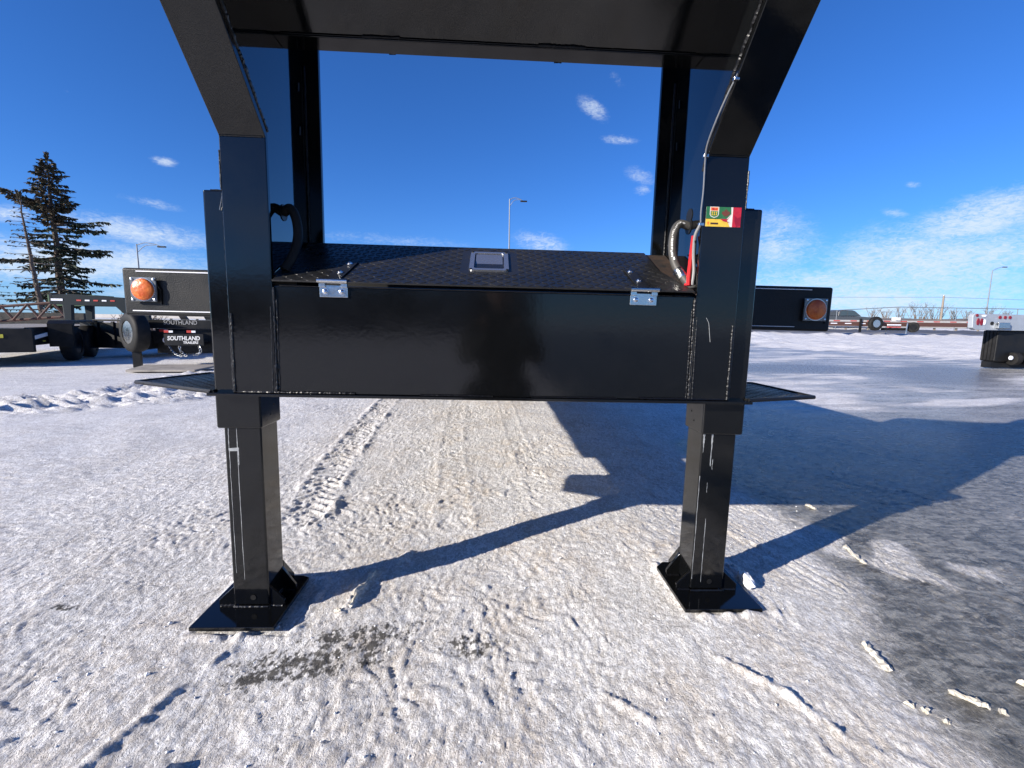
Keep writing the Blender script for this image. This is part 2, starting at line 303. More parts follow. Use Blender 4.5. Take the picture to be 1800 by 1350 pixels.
def mix(f, a, b):
    n = nd('ShaderNodeMixRGB')
    for i, v in enumerate((f, a, b)):
        if isinstance(v, (int, float)): n.inputs[i].default_value = v
        elif isinstance(v, tuple): n.inputs[i].default_value = (*v, 1)
        else: L.new(v, n.inputs[i])
    return n.outputs[0]
mpa = nd('ShaderNodeMapping'); mpa.inputs['Scale'].default_value = (1.6, 1, 1); L.new(geo.outputs['Position'], mpa.inputs[0]); pos = mpa.outputs[0]
na = noise(pos, 2.4, 8, .68); nb = noise(pos, 14, 6, .7); nc = noise(pos, 70, 5, .7); nf = noise(pos, .35, 6, .6)
nd_ = noise(pos, 32, 7, .72, .5)
mpf = nd('ShaderNodeMapping'); mpf.inputs['Scale'].default_value = (1.7, 1, 1); mpf.inputs['Rotation'].default_value = (0,0,R(-22)); L.new(geo.outputs['Position'], mpf.inputs[0])
nfl = noise(mpf.outputs[0], 42, 6, .70, .9); nfs = noise(mpf.outputs[0], 105, 5, .7, .6)
snowc = mix(mapr(nb, .40, .60), (.90, .885, .865), (.72, .70, .68))
snowc = mix(m_('MULTIPLY', mapr(na, .44, .64), .75), snowc, (.58, .565, .55))
snowc = mix(m_('MULTIPLY', mapr(nfl, .50, .57), .75), snowc, (.48, .455, .43))
snowc = mix(m_('MULTIPLY', mapr(nfl, .46, .41), .8), snowc, (.96, .955, .945))
snowc = mix(m_('MULTIPLY', m_('MULTIPLY', s1.outputs[2], mapr(nb, .36, .64)), .8), snowc, (.60, .515, .42))
snowc = mix(m_('MULTIPLY', mapr(nfs, .53, .60), .5), snowc, (.42, .395, .365))
snowc = mix(m_('MULTIPLY', mapr(nfs, .45, .40), .6), snowc, (.97, .965, .96))
icec = mix(mapr(nb, .40, .62), (.068, .065, .056), (.19, .183, .165)); icec = mix(m_('MULTIPLY', mapr(nd_, .50, .64), .5), icec, (.36, .35, .325))
icec = mix(m_('MULTIPLY', mapr(na, .46, .60), .4), icec, (.21, .205, .19))
fd = nd('ShaderNodeSeparateXYZ'); L.new(geo.outputs['Position'], fd.inputs[0]); farf = mapr(fd.outputs[1], 3.0, 6.0)
mpi = nd('ShaderNodeMapping'); mpi.inputs['Scale'].default_value = (1.0, 2.3, 1); mpi.inputs['Rotation'].default_value = (0,0,R(-38)); L.new(geo.outputs['Position'], mpi.inputs[0])
nsi = noise(mpi.outputs[0], 16, 7, .75, .8)
icec = mix(m_('MULTIPLY', mapr(nsi, .48, .58), .7), icec, (.38, .37, .34)); icec = mix(m_('MULTIPLY', mapr(nsi, .48, .36), .55), icec, (.065, .063, .054))
mps = nd('ShaderNodeMapping'); mps.inputs['Scale'].default_value = (.9, 4.5, 1); mps.inputs['Rotation'].default_value = (0,0,R(14)); L.new(geo.outputs['Position'], mps.inputs[0])
nst = noise(mps.outputs[0], 1.1, 8, .74, .6)
icec = mix(m_('MULTIPLY', farf, mapr(nst, .38, .58)), icec, (.46, .455, .45)); icec = mix(m_('MULTIPLY', A1.outputs[1], .9), icec, (.16, .16, .165))
icem = nd('ShaderNodeMapRange', interpolation_type='SMOOTHSTEP'); L.new(m_('ADD', s1.outputs[0], m_('MULTIPLY', m_('SUBTRACT', nd_, .5), 1.3)), icem.inputs[0]); icem.inputs[1].default_value = .2; icem.inputs[2].default_value = .85
cc = mix(icem.outputs[0], snowc, icec); cc = mix(m_('MULTIPLY', mapr(m_('ADD', s1.outputs[1], m_('MULTIPLY', m_('SUBTRACT', nc, .5), 2.6)), .42, .72), .92), cc, (.055, .050, .043))
cc = mix(s2.outputs[0], cc, mix(mapr(nf, .4, .6), (.17, .135, .10), (.30, .25, .19))); cc = mix(s2.outputs[1], cc, (.11, .11, .115))
L.new(cc, P_.inputs['Base Color'])
L.new(m_('ADD', m_('SUBTRACT', .60, m_('MULTIPLY', icem.outputs[0], .32)), m_('MULTIPLY', m_('SUBTRACT', nb, .5), .25)), P_.inputs['Roughness'])
P_.inputs['Specular IOR Level'].default_value = .3
bm = nd('ShaderNodeBump'); bm.inputs['Strength'].default_value = .85; bm.inputs['Distance'].default_value = .008
L.new(m_('ADD', m_('ADD', m_('MULTIPLY', noise(pos, 60, 6, .72, .5), 1.2), m_('MULTIPLY', noise(pos, 190, 4, .65), .45)), m_('MULTIPLY', nst, m_('MULTIPLY', farf, 6.0))), bm.inputs['Height']); L.new(bm.outputs[0], P_.inputs['Normal'])
me.materials.append(gm); go = bpy.data.objects.new('snow_ground', me); col.objects.link(go); tag(go, kind='structure')

# ------------------------------------------------------------------ gooseneck trailer
TAU = 0.0118
tr = empty('gooseneck_trailer', (-.0198, 0, 0), 'large glossy black gooseneck trailer seen from below its neck, standing on two jack legs', 'trailer')
tr.rotation_euler = (0, TAU, 0)
def weld(P, r, name='weld_bead', parent=None, m=None, lump=.35, step=.004, n=7):
    pts = []; rr = []; lv = 0
    P = [Vector(p) for p in P]
    for a_, b_ in zip(P[:-1], P[1:]):
        k = max(2, int((b_-a_).length/step))
        for i in range(k):
            pts.append(a_.lerp(b_, i/k) + Vector([random.uniform(-1, 1)*r*.12 for _ in range(3)])); lv = .6*lv + .4*random.uniform(-1, 1); rr.append(r*.85*(1 + 1.1*lump*lv))
    return B().tube(pts, rr, n).obj(name, m or M['weld'], parent or tr, smooth=False)
# front panel of the toolbox
fp_ = B().box(-.556, .556, 1.252, 1.262, .648, .930).obj('front_panel', M['gloss'], tr, bevel=.002)
B().box(-.556, .556, 1.262, 1.53, .648, .656).obj('box_floor', M['satin'], tr)
bp = B(); bp.prism([(-.735,1.238,.640),(.735,1.238,.640),(.735,1.40,.640),(.69,1.50,.640),(-.69,1.50,.640),(-.735,1.40,.640)], (0,0,.008)); bp.obj('bottom_plate', M['gloss'], tr, bevel=.0015)
weld([(-.66,1.247,.651),(-.35,1.247,.651)], .0035); weld([(-.18,1.247,.650),(.02,1.247,.650)], .0025); weld([(.12,1.247,.650),(.36,1.247,.650)], .0025); weld([(.42,1.247,.651),(.66,1.247,.651)], .0035)
B().box(-.553, .553, 1.2625, 1.50, .9305, .9335).obj('box_rim', M['dark'], tr)
weld([(-.54,1.250,.931),(.54,1.250,.931)], .0022, m=M['gloss'], lump=.15)
# lid
th = math.atan2(.137, .285); ct, st = math.cos(th), math.sin(th)
def LP(x, s, h=0): return (x, 1.236 + s*ct - h*st, .939 + s*st + h*ct)
lid = B().prism([LP(-.553,0), LP(.548,0), LP(.497,.160), LP(.497,.322), LP(-.565,.322), LP(-.565,.036), LP(-.553,.036)], (0, -st*.0045, ct*.0045)).obj('lid', M['tread'], tr, bevel=.0012)
td = B()
def loz(x, s, a_, l=.0105, w=.0024, h=.0012):
    c, s_ = math.cos(a_), math.sin(a_)
    f = lambda u, v, k: LP(x + u*c - v*s_, s + u*s_ + v*c, .0045 + k)
    td.add([f(-l,0,0), f(-l*.4,-w,0), f(l*.4,-w,0), f(l,0,0), f(l*.4,w,0), f(-l*.4,w,0), f(-l*.7,0,h), f(l*.7,0,h)], [(0,1,6),(1,2,7,6),(2,3,7),(3,4,7),(4,5,6,7),(5,0,6)])
row = 0
for i in range(60):
    for j in range(17):
        x = -.59 + i*.0200; s = .008 + j*.0190
        lim = .553 - (max(0, min(s, .165))/.165)*.052
        if x < (-.535 if s < .04 else -.552): continue
        if x > lim - .02: continue
        if abs(x + .0) < .072 and .085 < s < .29: continue
        loz(x, s, R(33) if (i + j) % 2 else R(-33))
o = td.obj('tread_pattern', M['tread'], lid); tag(o, kind='stuff')
# fixed corner behind the lid, dusty
B().prism([LP(.553,.0,-.006), LP(.554,0,-.006), LP(.554,.036,-.006), LP(.566,.036,-.006), LP(.566,.322,-.006), LP(.502,.322,-.006), LP(.502,.162,-.006)], (0,0,.004)).obj('corner_plate', M['dusty'], tr)
# paddle latch
def ring(x0, x1, s0, s1, i, h0, h1, rad=.012, name='', m=None, parent=None):
    def rr(x0, x1, s0, s1, r, h):
        out = []
        for cx, cs, a0 in ((x1-r, s1-r, 0), (x0+r, s1-r, 90), (x0+r, s0+r, 180), (x1-r, s0+r, 270)):
            for k in range(5): q_ = R(a0 + k*22.5); out.append(LP(cx + r*math.cos(q_), cs + r*math.sin(q_), h))
        return out
    O0, O1, I1, I0 = rr(x0,x1,s0,s1,rad,h0), rr(x0,x1,s0,s1,rad,h1), rr(x0+i,x1-i,s0+i,s1-i,rad*.6,h1), rr(x0+i,x1-i,s0+i,s1-i,rad*.6,h0-.012)
    n = len(O0); b = B(); b.V = O0 + O1 + I1 + I0
    for k in range(n):
        j = (k+1) % n
        b.F += [(k, j, n+j, n+k), (n+k, n+j, 2*n+j, 2*n+k), (2*n+k, 2*n+j, 3*n+j, 3*n+k)]
    b.F.append(tuple(range(3*n, 4*n)))
    return b.obj(name, m, parent, smooth=False)
lat = ring(-.057, .055, .106, .266, .013, .004, .0095, .013, 'latch', M['chrome'], lid)
pd = B(); pd.V = [LP(-.040,.235,.011), LP(.038,.235,.011), LP(.038,.165,.004), LP(-.040,.165,.004), LP(-.040,.250,.006), LP(.038,.250,.006)]
pd.F = [(0,3,2,1),(4,0,1,5)]; pd.obj('paddle', M['chrome'], lat)
for x in (-.052, .050):
    for s in (.109, .263): b = B(); b.lathe(LP(x, s, .0095), (0,-st,ct), [(0,.0042),(.002,.0036),(.0026,.001)], 8); b.obj('screw', M['dark'], lat)
# hinges
def hinge(xa, sgn):
    h = B(); zt = .941
    h.box(xa, xa+.072, 1.2475, 1.2515, zt-.037, zt-.006)
    h.box(xa, xa+.016, 1.242, 1.2515, zt-.012, zt+.004); h.box(xa+.056, xa+.072, 1.242, 1.2515, zt-.012, zt+.004)
    hg = h.obj('hinge', M['zinc'], tr, bevel=.001)
    B().tube([(xa-.002,1.2385,zt+.004),(xa+.074,1.2385,zt+.004)], .0065, 12).obj('pin', M['zinc'], hg, smooth=True)
    k = .016*sgn
    up = B().prism([LP(xa+.018,.004,.005), LP(xa+.054,.004,.005), LP(xa+.054+k,.150,.006), LP(xa+.026+k,.150,.006)], (0,-st*.003,ct*.003)).obj('strap', M['satin'], hg, bevel=.0008)
    for x in (xa+.015, xa+.057):
        b = B(); b.lathe((x,1.2475,zt-.023), (0,-1,0), [(0,.0092),(.0018,.0092),(.0018,.0068),(.0055,.0058),(.0070,.003)], 12); b.obj('bolt', M['bolt'], hg, smooth=True)
    for s in (.055, .125):
        b = B(); b.lathe(LP(xa+.037+k*s/.15, s, .008), (0,-st,ct), [(0,.0085),(.0018,.0085),(.0018,.006),(.005,.005),(.006,.002)], 12); b.obj('bolt', M['bolt'], hg, smooth=True)
hinge(-.438, 1); hinge(.378, -1)
# uprights: bent I-beams, webs, neck
NK = 1.0                                   # slope of the neck
fl_dir = Vector((0, -1, NK)).normalized(); fl_n = Vector((0, NK, 1)).normalized()
for sg in (-1, 1):
    xa, xb = (.558*sg, .671*sg) if sg > 0 else (.671*sg, .558*sg)
    yk, zk, ye = 1.246, 1.290, .40; ze = zk + (yk-ye)*NK
    P = [(xa,yk,.648),(xa,yk,zk),(xa,ye,ze),(xa,ye,ze+.018),(xa,yk+.013,zk+.012),(xa,yk+.016,.648)]
    B().prism(P, (xb-xa,0,0)).obj('front_flange', M['gloss'], tr, bevel=.0025)
    weld([(xa+.003,yk-.001,zk),(xb-.003,yk-.001,zk)], .0028, lump=.12, m=M['gloss'])
    xw = .568*sg
    P = [(xw,1.262,.648),(xw,1.262,zk+.01),(xw,ye,ze+.018),(xw,-2.3,ze+.018),(xw,-2.3,ze+.42),(xw,ye,ze+.42),(xw,1.56,2.0),(xw,1.532,.648)]
    B().prism(P, (.008*sg,0,0)).obj('web_plate', M['mirror'], tr)
    xa2, xb2 = sorted((.524*sg, .690*sg))
    B().box(xa2, xb2, 1.533, 1.549, .648, 2.0).obj('rear_flange', M['gloss'], tr, bevel=.002)
    weld([((xw-.003*sg), 1.531, .99), ((xw-.003*sg), 1.531, 1.60)], .0035)
    
    xt = sorted((.560*sg, .671*sg))
    B().prism([(xt[0],1.56,2.0),(xt[0],ye,ze+.42),(xt[0],-2.3,ze+.42),(xt[0],-2.3,ze+.436),(xt[0],ye,ze+.436),(xt[0],1.56,2.016)], (xt[1]-xt[0],0,0)).obj('top_flange', M['gloss'], tr)
    B().box(xt[0], xt[1], -2.3, ye-.001, ze, ze+.018).obj('neck_flange', M['gloss'], tr)
    # welds: flange to web inside, flange edge to panel, flange to jack tube, panel seam
    weld([(xw-.006*sg, 1.266, zk+.02), (xw-.006*sg, .45, zk+.02+(1.266-.45)*NK)], .006, lump=.5)
    weld([(.558*sg,1.250,.652),(.556*sg,1.250,.93)], .0040, lump=.55, step=.004); weld([(.551*sg,1.2515,.652),(.550*sg,1.2515,.90)], .0022, lump=.8, step=.004); weld([(.566*sg,1.246,.652),(.563*sg,1.246,.88)], .0018, lump=.8, step=.004)
    weld([(.672*sg,1.256,.652),(.673*sg,1.256,1.16)], .0040, lump=.5); weld([(.672*sg,1.247,1.16),(.672*sg,1.247,1.26)], .0022, lump=.6)
    weld([(.664*sg,1.245,.652),(.664*sg,1.245,.86)], .0034, lump=.5)
    for zz_ in ((1.50),(1.38)):
        b = B(); b.add([(xw-.0045*sg,1.475,zz_),(xw-.0045*sg,1.485,zz_+.004),(xw-.0045*sg,1.487,zz_+.028),(xw-.0045*sg,1.477,zz_+.024)], [(0,1,2,3)] if sg > 0 else [(3,2,1,0)]); b.obj('slot', M['dark'], tr)
# header: lip and sloping underside plate
B().box(-.568, .568, 1.336, 1.400, 1.572, 1.580).obj('header_lip', M['gloss'], tr, bevel=.002)
B().prism([(-.568,1.337,1.581),(-.568,.40,2.40),(-.568,.40,2.412),(-.568,1.350,1.582)], (1.136,0,0)).obj('neck_plate', M['gloss'], tr)
B().box(-.568, .568, -2.3, .399, 2.40, 2.412).obj('neck_ceiling', M['gloss'], tr)
B().box(-.568, .568, 1.387, 1.399, 1.581, 1.99).obj('header_plate', M['gloss'], tr)
weld([(-.55,1.3348,1.577),(.55,1.3348,1.577)], .0014, lump=.3, m=M['dark']); weld([(-.34,1.334,1.577),(-.24,1.334,1.578)], .0030, lump=.6, m=M['dark']); weld([(.12,1.334,1.577),(.25,1.334,1.577)], .0036, lump=.6, m=M['dark'])
weld([(-.285,1.400,1.577),(-.265,1.400,1.578)], .006, lump=.4, m=M['dark']); weld([(.170,1.400,1.576),(.195,1.400,1.577)], .006, lump=.4, m=M['dark'])
cp_ = B(); cp_.tube([(0,-1.95,2.6),(0,-1.95,1.35)], .055, 16); cp_.box(-.07,.07,-2.02,-1.88,1.1,1.36); cp_.obj('coupler', M['gloss'], tr, smooth=True)
# jacks
for sg in (-1, 1):
    g0 = (0.0 if sg < 0 else .047)
    xa, xb = sorted((.614*sg, .734*sg)); 
    jt = B().box(xa, xb, 1.272, 1.392, .545, 1.168).obj('jack_tube', M['gloss'], tr, bevel=.006, seg=3)
    weld([(xa+.02,1.275,1.168),(xb-.02,1.276,1.168)], .002, lump=.6)
    for zz_ in (.60, .575): b = B(); b.lathe(((xa if sg > 0 else xb), 1.33+.02*(zz_ > .58), zz_), (-sg,0,0), [(0,.003),(.0006,.003)], 8); b.obj('rivet', M['dark'], jt)
    xa, xb = sorted((.6205*sg, .7205*sg))
    lg = B().box(xa, xb, 1.282, 1.382, g0+.02, .66).obj('leg', M['gloss'], tr, bevel=.005, seg=3)
    b = B(); b.lathe(((xa+xb)/2+.006, 1.2805, g0+.045), (0,-1,0), [(0,.008),(.0004,.008)], 12); b.obj('hole', M['dark'], lg)
    # foot
    cx = .665*sg - (.015 if sg < 0 else -.015); f0, f1 = cx - .112, cx + .112; y0, y1 = 1.190, 1.452; zf = g0 + .004
    if sg < 0: P = [(f0,y0,zf),(f1,y0,zf),(f1,y1-.012,zf),(f1-.022,y1,zf),(f0,y1,zf)]
    else: P = [(f0,y0,zf),(f1,y0,zf),(f1,y1,zf),(f0+.03,y1,zf),(f0,y1-.03,zf)]
    ft = B().prism(P, (0,0,.011)).obj('foot', M['gloss'], tr, bevel=.0015)
    zb = zf + .011
    for s2 in (-1, 1):
        xe = xb if s2 > 0 else xa; xo = min(f1-.012, xe+.045) if s2 > 0 else max(f0+.012, xe-.045)
        for yy, tall in ((1.288, .060), (1.368, .075)):
            if abs(xo - xe) < .03: tall *= .8
            B().prism([(xe,yy,zb),(xo,yy,zb),(xo,yy,zb+.018),(xe,yy,zb+tall)] if s2 > 0 else [(xe,yy,zb+tall),(xo,yy,zb+.018),(xo,yy,zb),(xe,yy,zb)], (0,.009,0)).obj('gusset', M['gloss'], ft, bevel=.001)
            weld([(xe,yy-.001,zb+.001),(xo,yy-.001,zb+.001)], .0035, parent=ft)
        B().prism([(xe,1.382,zb),(xe+ s2*.004,1.445,zb),(xe+s2*.004,1.445,zb+.012),(xe,1.382,zb+.09)], (-s2*.009,0,0)).obj('gusset', M['gloss'], ft)
    weld([(xa,1.280,zb+.002),(xb,1.280,zb+.002)], .004, parent=ft); weld([(xe,1.28,zb+.002),(xe,1.38,zb+.002)], .004, parent=ft)
    # scratches in the paint of the leg
    sc = B()
    def scr(x, z0, z1, w, w2=None, k=14, j=.0006):
        y = 1.2815; Lp = []; Rp = []
        for i in range(k+1):
            z = z0 + (z1-z0)*i/k; ww = (w + ((w2 or w)-w)*i/k)*random.uniform(.5, 1.3); xx = x + random.uniform(-j, j)
            Lp.append((xx-ww/2, y, z)); Rp.append((xx+ww/2, y, z))
        n = len(Lp); sc.add(Lp + Rp, [(i, n+i, n+i+1, i+1) if z1 > z0 else (i+1, n+i+1, n+i, i) for i in range(n-1)])
    if sg < 0:
        scr(xa+.012, .545, .43, .0022); scr(xa+.034, .545, .10, .0014); scr(xa+.012, .43, .12, .0011); scr(xa+.036, .49, .44, .0035, .0015)
        sc.add([(xa+.010,1.2813,.487),(xa+.037,1.2813,.490),(xa+.036,1.2813,.480),(xa+.011,1.2813,.479)], [(3,2,1,0)])
    else:
        scr(xa+.006, .545, .49, .006, .001); scr(xa+.030, .545, .45, .005, .002); scr(xa+.036, .47, .44, .0014); scr(xa+.002, .42, .10, .0016); scr(xa+.030, .29, .09, .0014); scr(xa+.026, .40, .37, .0012)
    sc.obj('scratch', M['scratch'], lg)
    # expanded metal step beside the jack
    gx = 1 if sg > 0 else -1
    A_, B_, C_ = ((.735*gx, 1.262), (1.045*gx if sg < 0 else .985*gx, 1.42 if sg < 0 else 1.345), (.97*gx, 1.66))
    D_ = (.735*gx, 1.66); zs = .648
    st_ = B(); pts = [A_, B_, C_, D_]
    for p0, p1 in zip(pts, pts[1:] + pts[:1]): st_.tube([(p0[0],p0[1],zs),(p1[0],p1[1],zs)], .006, 6)
    so_ = st_.obj('step_frame', M['satin'], tr, smooth=True)
    ms = B()
    def inside(x, y):
        c = None
        for (ax, ay), (bx, by) in zip(pts, pts[1:] + pts[:1]):
            v = (bx-ax)*(y-ay) - (by-ay)*(x-ax)
            if c is None: c = v > 0
            elif (v > 0) != c: return False
        return True
    du, dv = .038, .017
    for i in range(-2, 18):
        for j in range(0, 46):
            cx_ = (.735 + i*du + (du/2 if j % 2 else 0))*gx; cy_ = 1.262 + j*dv
            for (ex, ey) in ((du/2, dv), (-du/2, dv)):
                a_ = (cx_, cy_); b_ = (cx_+ex, cy_+ey)
                if inside(*a_) and inside(*b_):
                    d = Vector((b_[0]-a_[0], b_[1]-a_[1], 0)).normalized(); n_ = Vector((-d.y, d.x, 0))*.0068
                    v = [Vector((*a_, zs-.002))-n_, Vector((*a_, zs-.002))+n_, Vector((*b_, zs-.002))+n_, Vector((*b_, zs-.002))-n_]
                    ms.add(v + [q_ + Vector((0,0,.004)) for q_ in v], [(4,7,6,5),(0,1,2,3),(0,4,5,1),(1,5,6,2),(2,6,7,3),(3,7,4,0)])
    tag(ms.obj('step_mesh', M['satin'], so_), kind='stuff')
# deck beam with corner lights
bm_ = B().box(-1.295, 1.295, 1.731, 1.90, .844, 1.0095).obj('deck_beam', M['satin'], tr, bevel=.008, seg=3)
B().box(-1.245, -.66, 1.7285, 1.7305, .996, .9995).obj('reflective_strip', M['tape'], bm_); B().box(-1.265, -.66, 1.7285, 1.7305, .8585, .8620).obj('reflective_strip', M['tape'], bm_)
B().box(.66, 1.21, 1.7285, 1.7305, .9965, .9990).obj('reflective_strip', M['tape'], bm_); B().box(.66, 1.155, 1.7285, 1.7305, .8580, .8600).obj('reflective_strip', M['tape'], bm_)
for sg, cx, cz in ((-1, -1.214, .934), (1, 1.222, .924)):
    lt = B().box(cx-.044, cx+.044, 1.715, 1.721, cz-.042, cz+.042).obj('marker_light', M['clear'], tr, bevel=.001)
    b = B(); b.lathe((cx, 1.716, cz), (0,-1,0), [(0,.038),(.004,.038),(.010,.0355),(.014,.028),(.016,.014),(.0163,.002)], 28); b.obj('lens', M['amber'], lt, smooth=True)
    b = B(); b.lathe((cx, 1.7158, cz), (0,-1,0), [(0,.041),(.003,.041),(.003,.0385)], 28); b.obj('gasket', M['zinc'], lt, smooth=True)
    b = B(); b.lathe((cx, 1.731, cz), (0,-1,0), [(0,.036),(.010,.036)], 20); b.obj('housing', M['dark'], lt, smooth=True)
    for dx in (-.037, .037):
        for dz in (-.035, .035):
            b = B(); b.lathe((cx+dx, 1.715, cz+dz), (0,-1,0), [(0,.0045),(.003,.004),(.004,.001)], 10); b.obj('bolt', M['bolt'], lt, smooth=True)
    w = M['satin']; B().tube([(cx+.04*1, 1.722, cz+.02),(cx+.052, 1.726, cz+.0),(cx+.05,1.729,cz-.05)], .003, 6).obj('wire', w, lt)
# deck, rails and running gear behind (under and beyond the box)
B().box(-1.295, 1.295, 1.905, 9.8, .985, 1.005).obj('deck_plate', M['wood'], tr)
for sg in (-1, 1):
    B().box(*sorted((.625*sg, .765*sg)), 1.396, 1.905, .652, .838).obj('side_box', M['satin'], tr)
    b = B(); x = .70*sg; b.box(x-.06, x+.06, 1.91, 9.8, .648, .660); b.box(x-.005, x+.005, 1.91, 9.8, .661, .828); b.box(x-.06, x+.06, 1.91, 9.8, .829, .841); b.obj('main_rail', M['satin'], tr)
    B().box(*sorted((1.245*sg, 1.295*sg)), 1.905, 9.8, .844, .983).obj('side_rail', M['satin'], tr)
for k in range(12): B().box(-1.24, 1.24, 2.3+k*.64, 2.34+k*.64, .90, .983).obj('cross_member', M['satin'], tr)
def wheel_parts(cx, cy, cz, r, w, ax, parent, rimm=None):
    ax = Vector(ax).normalized(); b = B()
    c = Vector((cx, cy, cz)) - ax*w/2
    b.lathe(c, ax, [(0.02*w,r*.58),(0,r*.70),(.03*w,r*.86),(.10*w,r*.96),(.2*w,r*.995),(.8*w,r*.995),(.90*w,r*.96),(.97*w,r*.86),(w,r*.70),(.98*w,r*.58)], 36, False)
    ty = b.obj('tyre', M['rubber'], parent, smooth=True)
    b = B(); b.lathe(c, ax, [(.06*w,r*.60),(.06*w,r*.54),(.35*w,r*.50),(.42*w,r*.30),(.30*w,r*.20),(.25*w,r*.05)], 28); b.lathe(c, ax, [(.94*w,r*.05),(.94*w,r*.20),(.80*w,r*.30),(.75*w,r*.48),(.94*w,r*.56),(.94*w,r*.60)], 28)
    b.obj('rim', rimm or M['zinc'], parent, smooth=True)
for sg in (-1, 1):
    for y in (6.4, 7.3):
        w_ = bpy.data.objects.new('wheel', None); col.objects.link(w_); w_.parent = tr; wheel_parts(1.05*sg, y, .41, .40, .28, (1,0,0), w_, M['dark'])
for y in (6.4, 7.3): B().box(-1.0, 1.0, y-.05, y+.05, .36, .46).obj('axle', M['satin'], tr)
# hoses and cables
hz = B().tube(spline([(0.5669,1.3556,1.1345),(0.5404,1.3509,1.1392),(0.5195,1.3367,1.1155),(0.5129,1.3272,1.0681),(0.5195,1.3130,1.0207),(0.5366,1.2893,0.9828),(0.5451,1.2751,0.9657)], 6), .0115, 12).obj('hydraulic_hose', M['hose'], tr, smooth=True)
b = B(); b.lathe((0.5280,1.3007,0.9998), (.018,-.02,-.035), [(-.01,.0135),(-.008,.0145),(.018,.0145),(.020,.0135)], 12); b.obj('ferrule', M['zinc'], hz, smooth=True)
hp = spline([(0.5669,1.3556,1.1345),(0.5404,1.3509,1.1392),(0.5195,1.3367,1.1155),(0.5129,1.3272,1.0681),(0.5195,1.3130,1.0207)], 10); b = B(); random.seed(3)
i = 6
while i < len(hp)-3:
    k = random.choice((1, 1, 2)); a_, c_ = hp[i], hp[i+k]; t = (c_-a_).normalized(); view = Vector((-.4,-1,-.1)).normalized(); side = t.cross(view).normalized(); nn_ = side.cross(t).normalized()
    if nn_.y > 0: nn_ = -nn_
    off = side*random.uniform(-.001,.003); w_ = side*random.uniform(.0012,.0026)
    a2, c2 = a_ + nn_*.0119 + off + t*.001, c_ + nn_*.0119 + off - t*.001; b.add([a2-w_, a2+w_, c2+w_, c2-w_], [(0,1,2,3)]); i += k
b.obj('hose_print', M['white'], hz)
B().tube(spline([(-0.5669,1.3556,1.1345),(-0.5451,1.3462,1.1439),(-0.5271,1.3367,1.1155),(-0.5195,1.3272,1.0681),(-0.5261,1.3130,1.0207),(-0.5423,1.2893,0.9733)], 6), .0125, 12).obj('hydraulic_hose', M['rubber'], tr, smooth=True)
for sg in (-1, 1):
    b = B(); b.lathe((.5675*sg, 1.356, 1.134), (-sg,0,0), [(0,.022),(.0015,.022)], 20); b.obj('hole', M['dark'], tr)
b = B(); b.lathe((0.5683,1.3556,1.1629), (-1,0,0), [(0,.020),(.002,.020)], 16); b.obj('hole', M['dark'], tr)
B().tube(spline([(0.5593,1.2988,1.0965),(0.5527,1.2893,1.0491),(0.5442,1.2751,0.9923),(0.5404,1.2656,0.9600)], 6), .0055, 8).obj('red_cable', M['red'], tr, smooth=True)
B().tube(spline([(0.5593,1.2988,1.0491),(0.5479,1.2817,1.0017),(0.5366,1.2722,0.9600)], 6), .0050, 8).obj('red_cable', M['red'], tr, smooth=True)
B().tube(spline([(.553,1.249,1.115),(.548,1.262,1.09),(.553,1.275,1.045),(.556,1.272,1.0),(.552,1.268,.962)], 6), .0042, 8).obj('conduit', M['grey'], tr, smooth=True)
B().tube(spline([(.550,1.263,1.08),(.560,1.285,1.04),(.561,1.28,.99),(.560,1.275,.962)], 6), .0036, 8).obj('conduit', M['rubber'], tr, smooth=True)
B().tube(spline([(.538,1.275,.962),(.547,1.268,.957),(.556,1.266,.958),(.563,1.268,.960)], 6), .0042, 8).obj('conduit', M['hose'], tr, smooth=True)
B().tube(spline([(.560,1.12,1.425),(.552,1.15,1.39),(.545,1.185,1.345),(.546,1.225,1.305),(.552,1.243,1.27),(.553,1.244,1.24),(.554,1.245,1.20),(.552,1.245,1.15),(.556,1.25,1.115)], 8), .0021, 8).obj('light_cable', M['paleg'], tr, smooth=True)
B().tube(spline([(.560,1.13,1.418),(.556,1.16,1.375),(.552,1.20,1.33),(.552,1.240,1.285),(.549,1.247,1.25)], 8), .0022, 8).obj('light_cable', M['rubber'], tr, smooth=True)
for (x, y, z) in ((.552,1.243,1.287), (.558,1.125,1.415), (.556,1.250,1.118)):
    B().box(x-.006, x+.007, y-.005, y+.004, z-.004, z+.004).obj('cable_clip', M['zinc'], tr, bevel=.001)
B().tube([(.575,1.345,.975),(.545,1.335,.988)], .005, 8).obj('hose_fitting', M['zinc'], tr)
b = B(); b.lathe((.552,1.34,.990), (-.5,0,.2), [(0,.008),(.014,.008),(.016,.005),(.026,.005)], 6); b.obj('hose_fitting', M['zinc'], tr)
# small wire tag on the left jack, rib of metal glints
B().tube([(-.690,1.268,1.118),(-.680,1.264,1.150),(-.674,1.262,1.135)], .0012, 5).obj('wire_tie', M['zinc'], tr)
# scratch on the right flange
B().tube(spline([(.588,1.2452,.875),(.596,1.2452,.86),(.600,1.2452,.835),(.604,1.2452,.81)], 6), .0006, 4).obj('scratch', M['scratch'], tr)
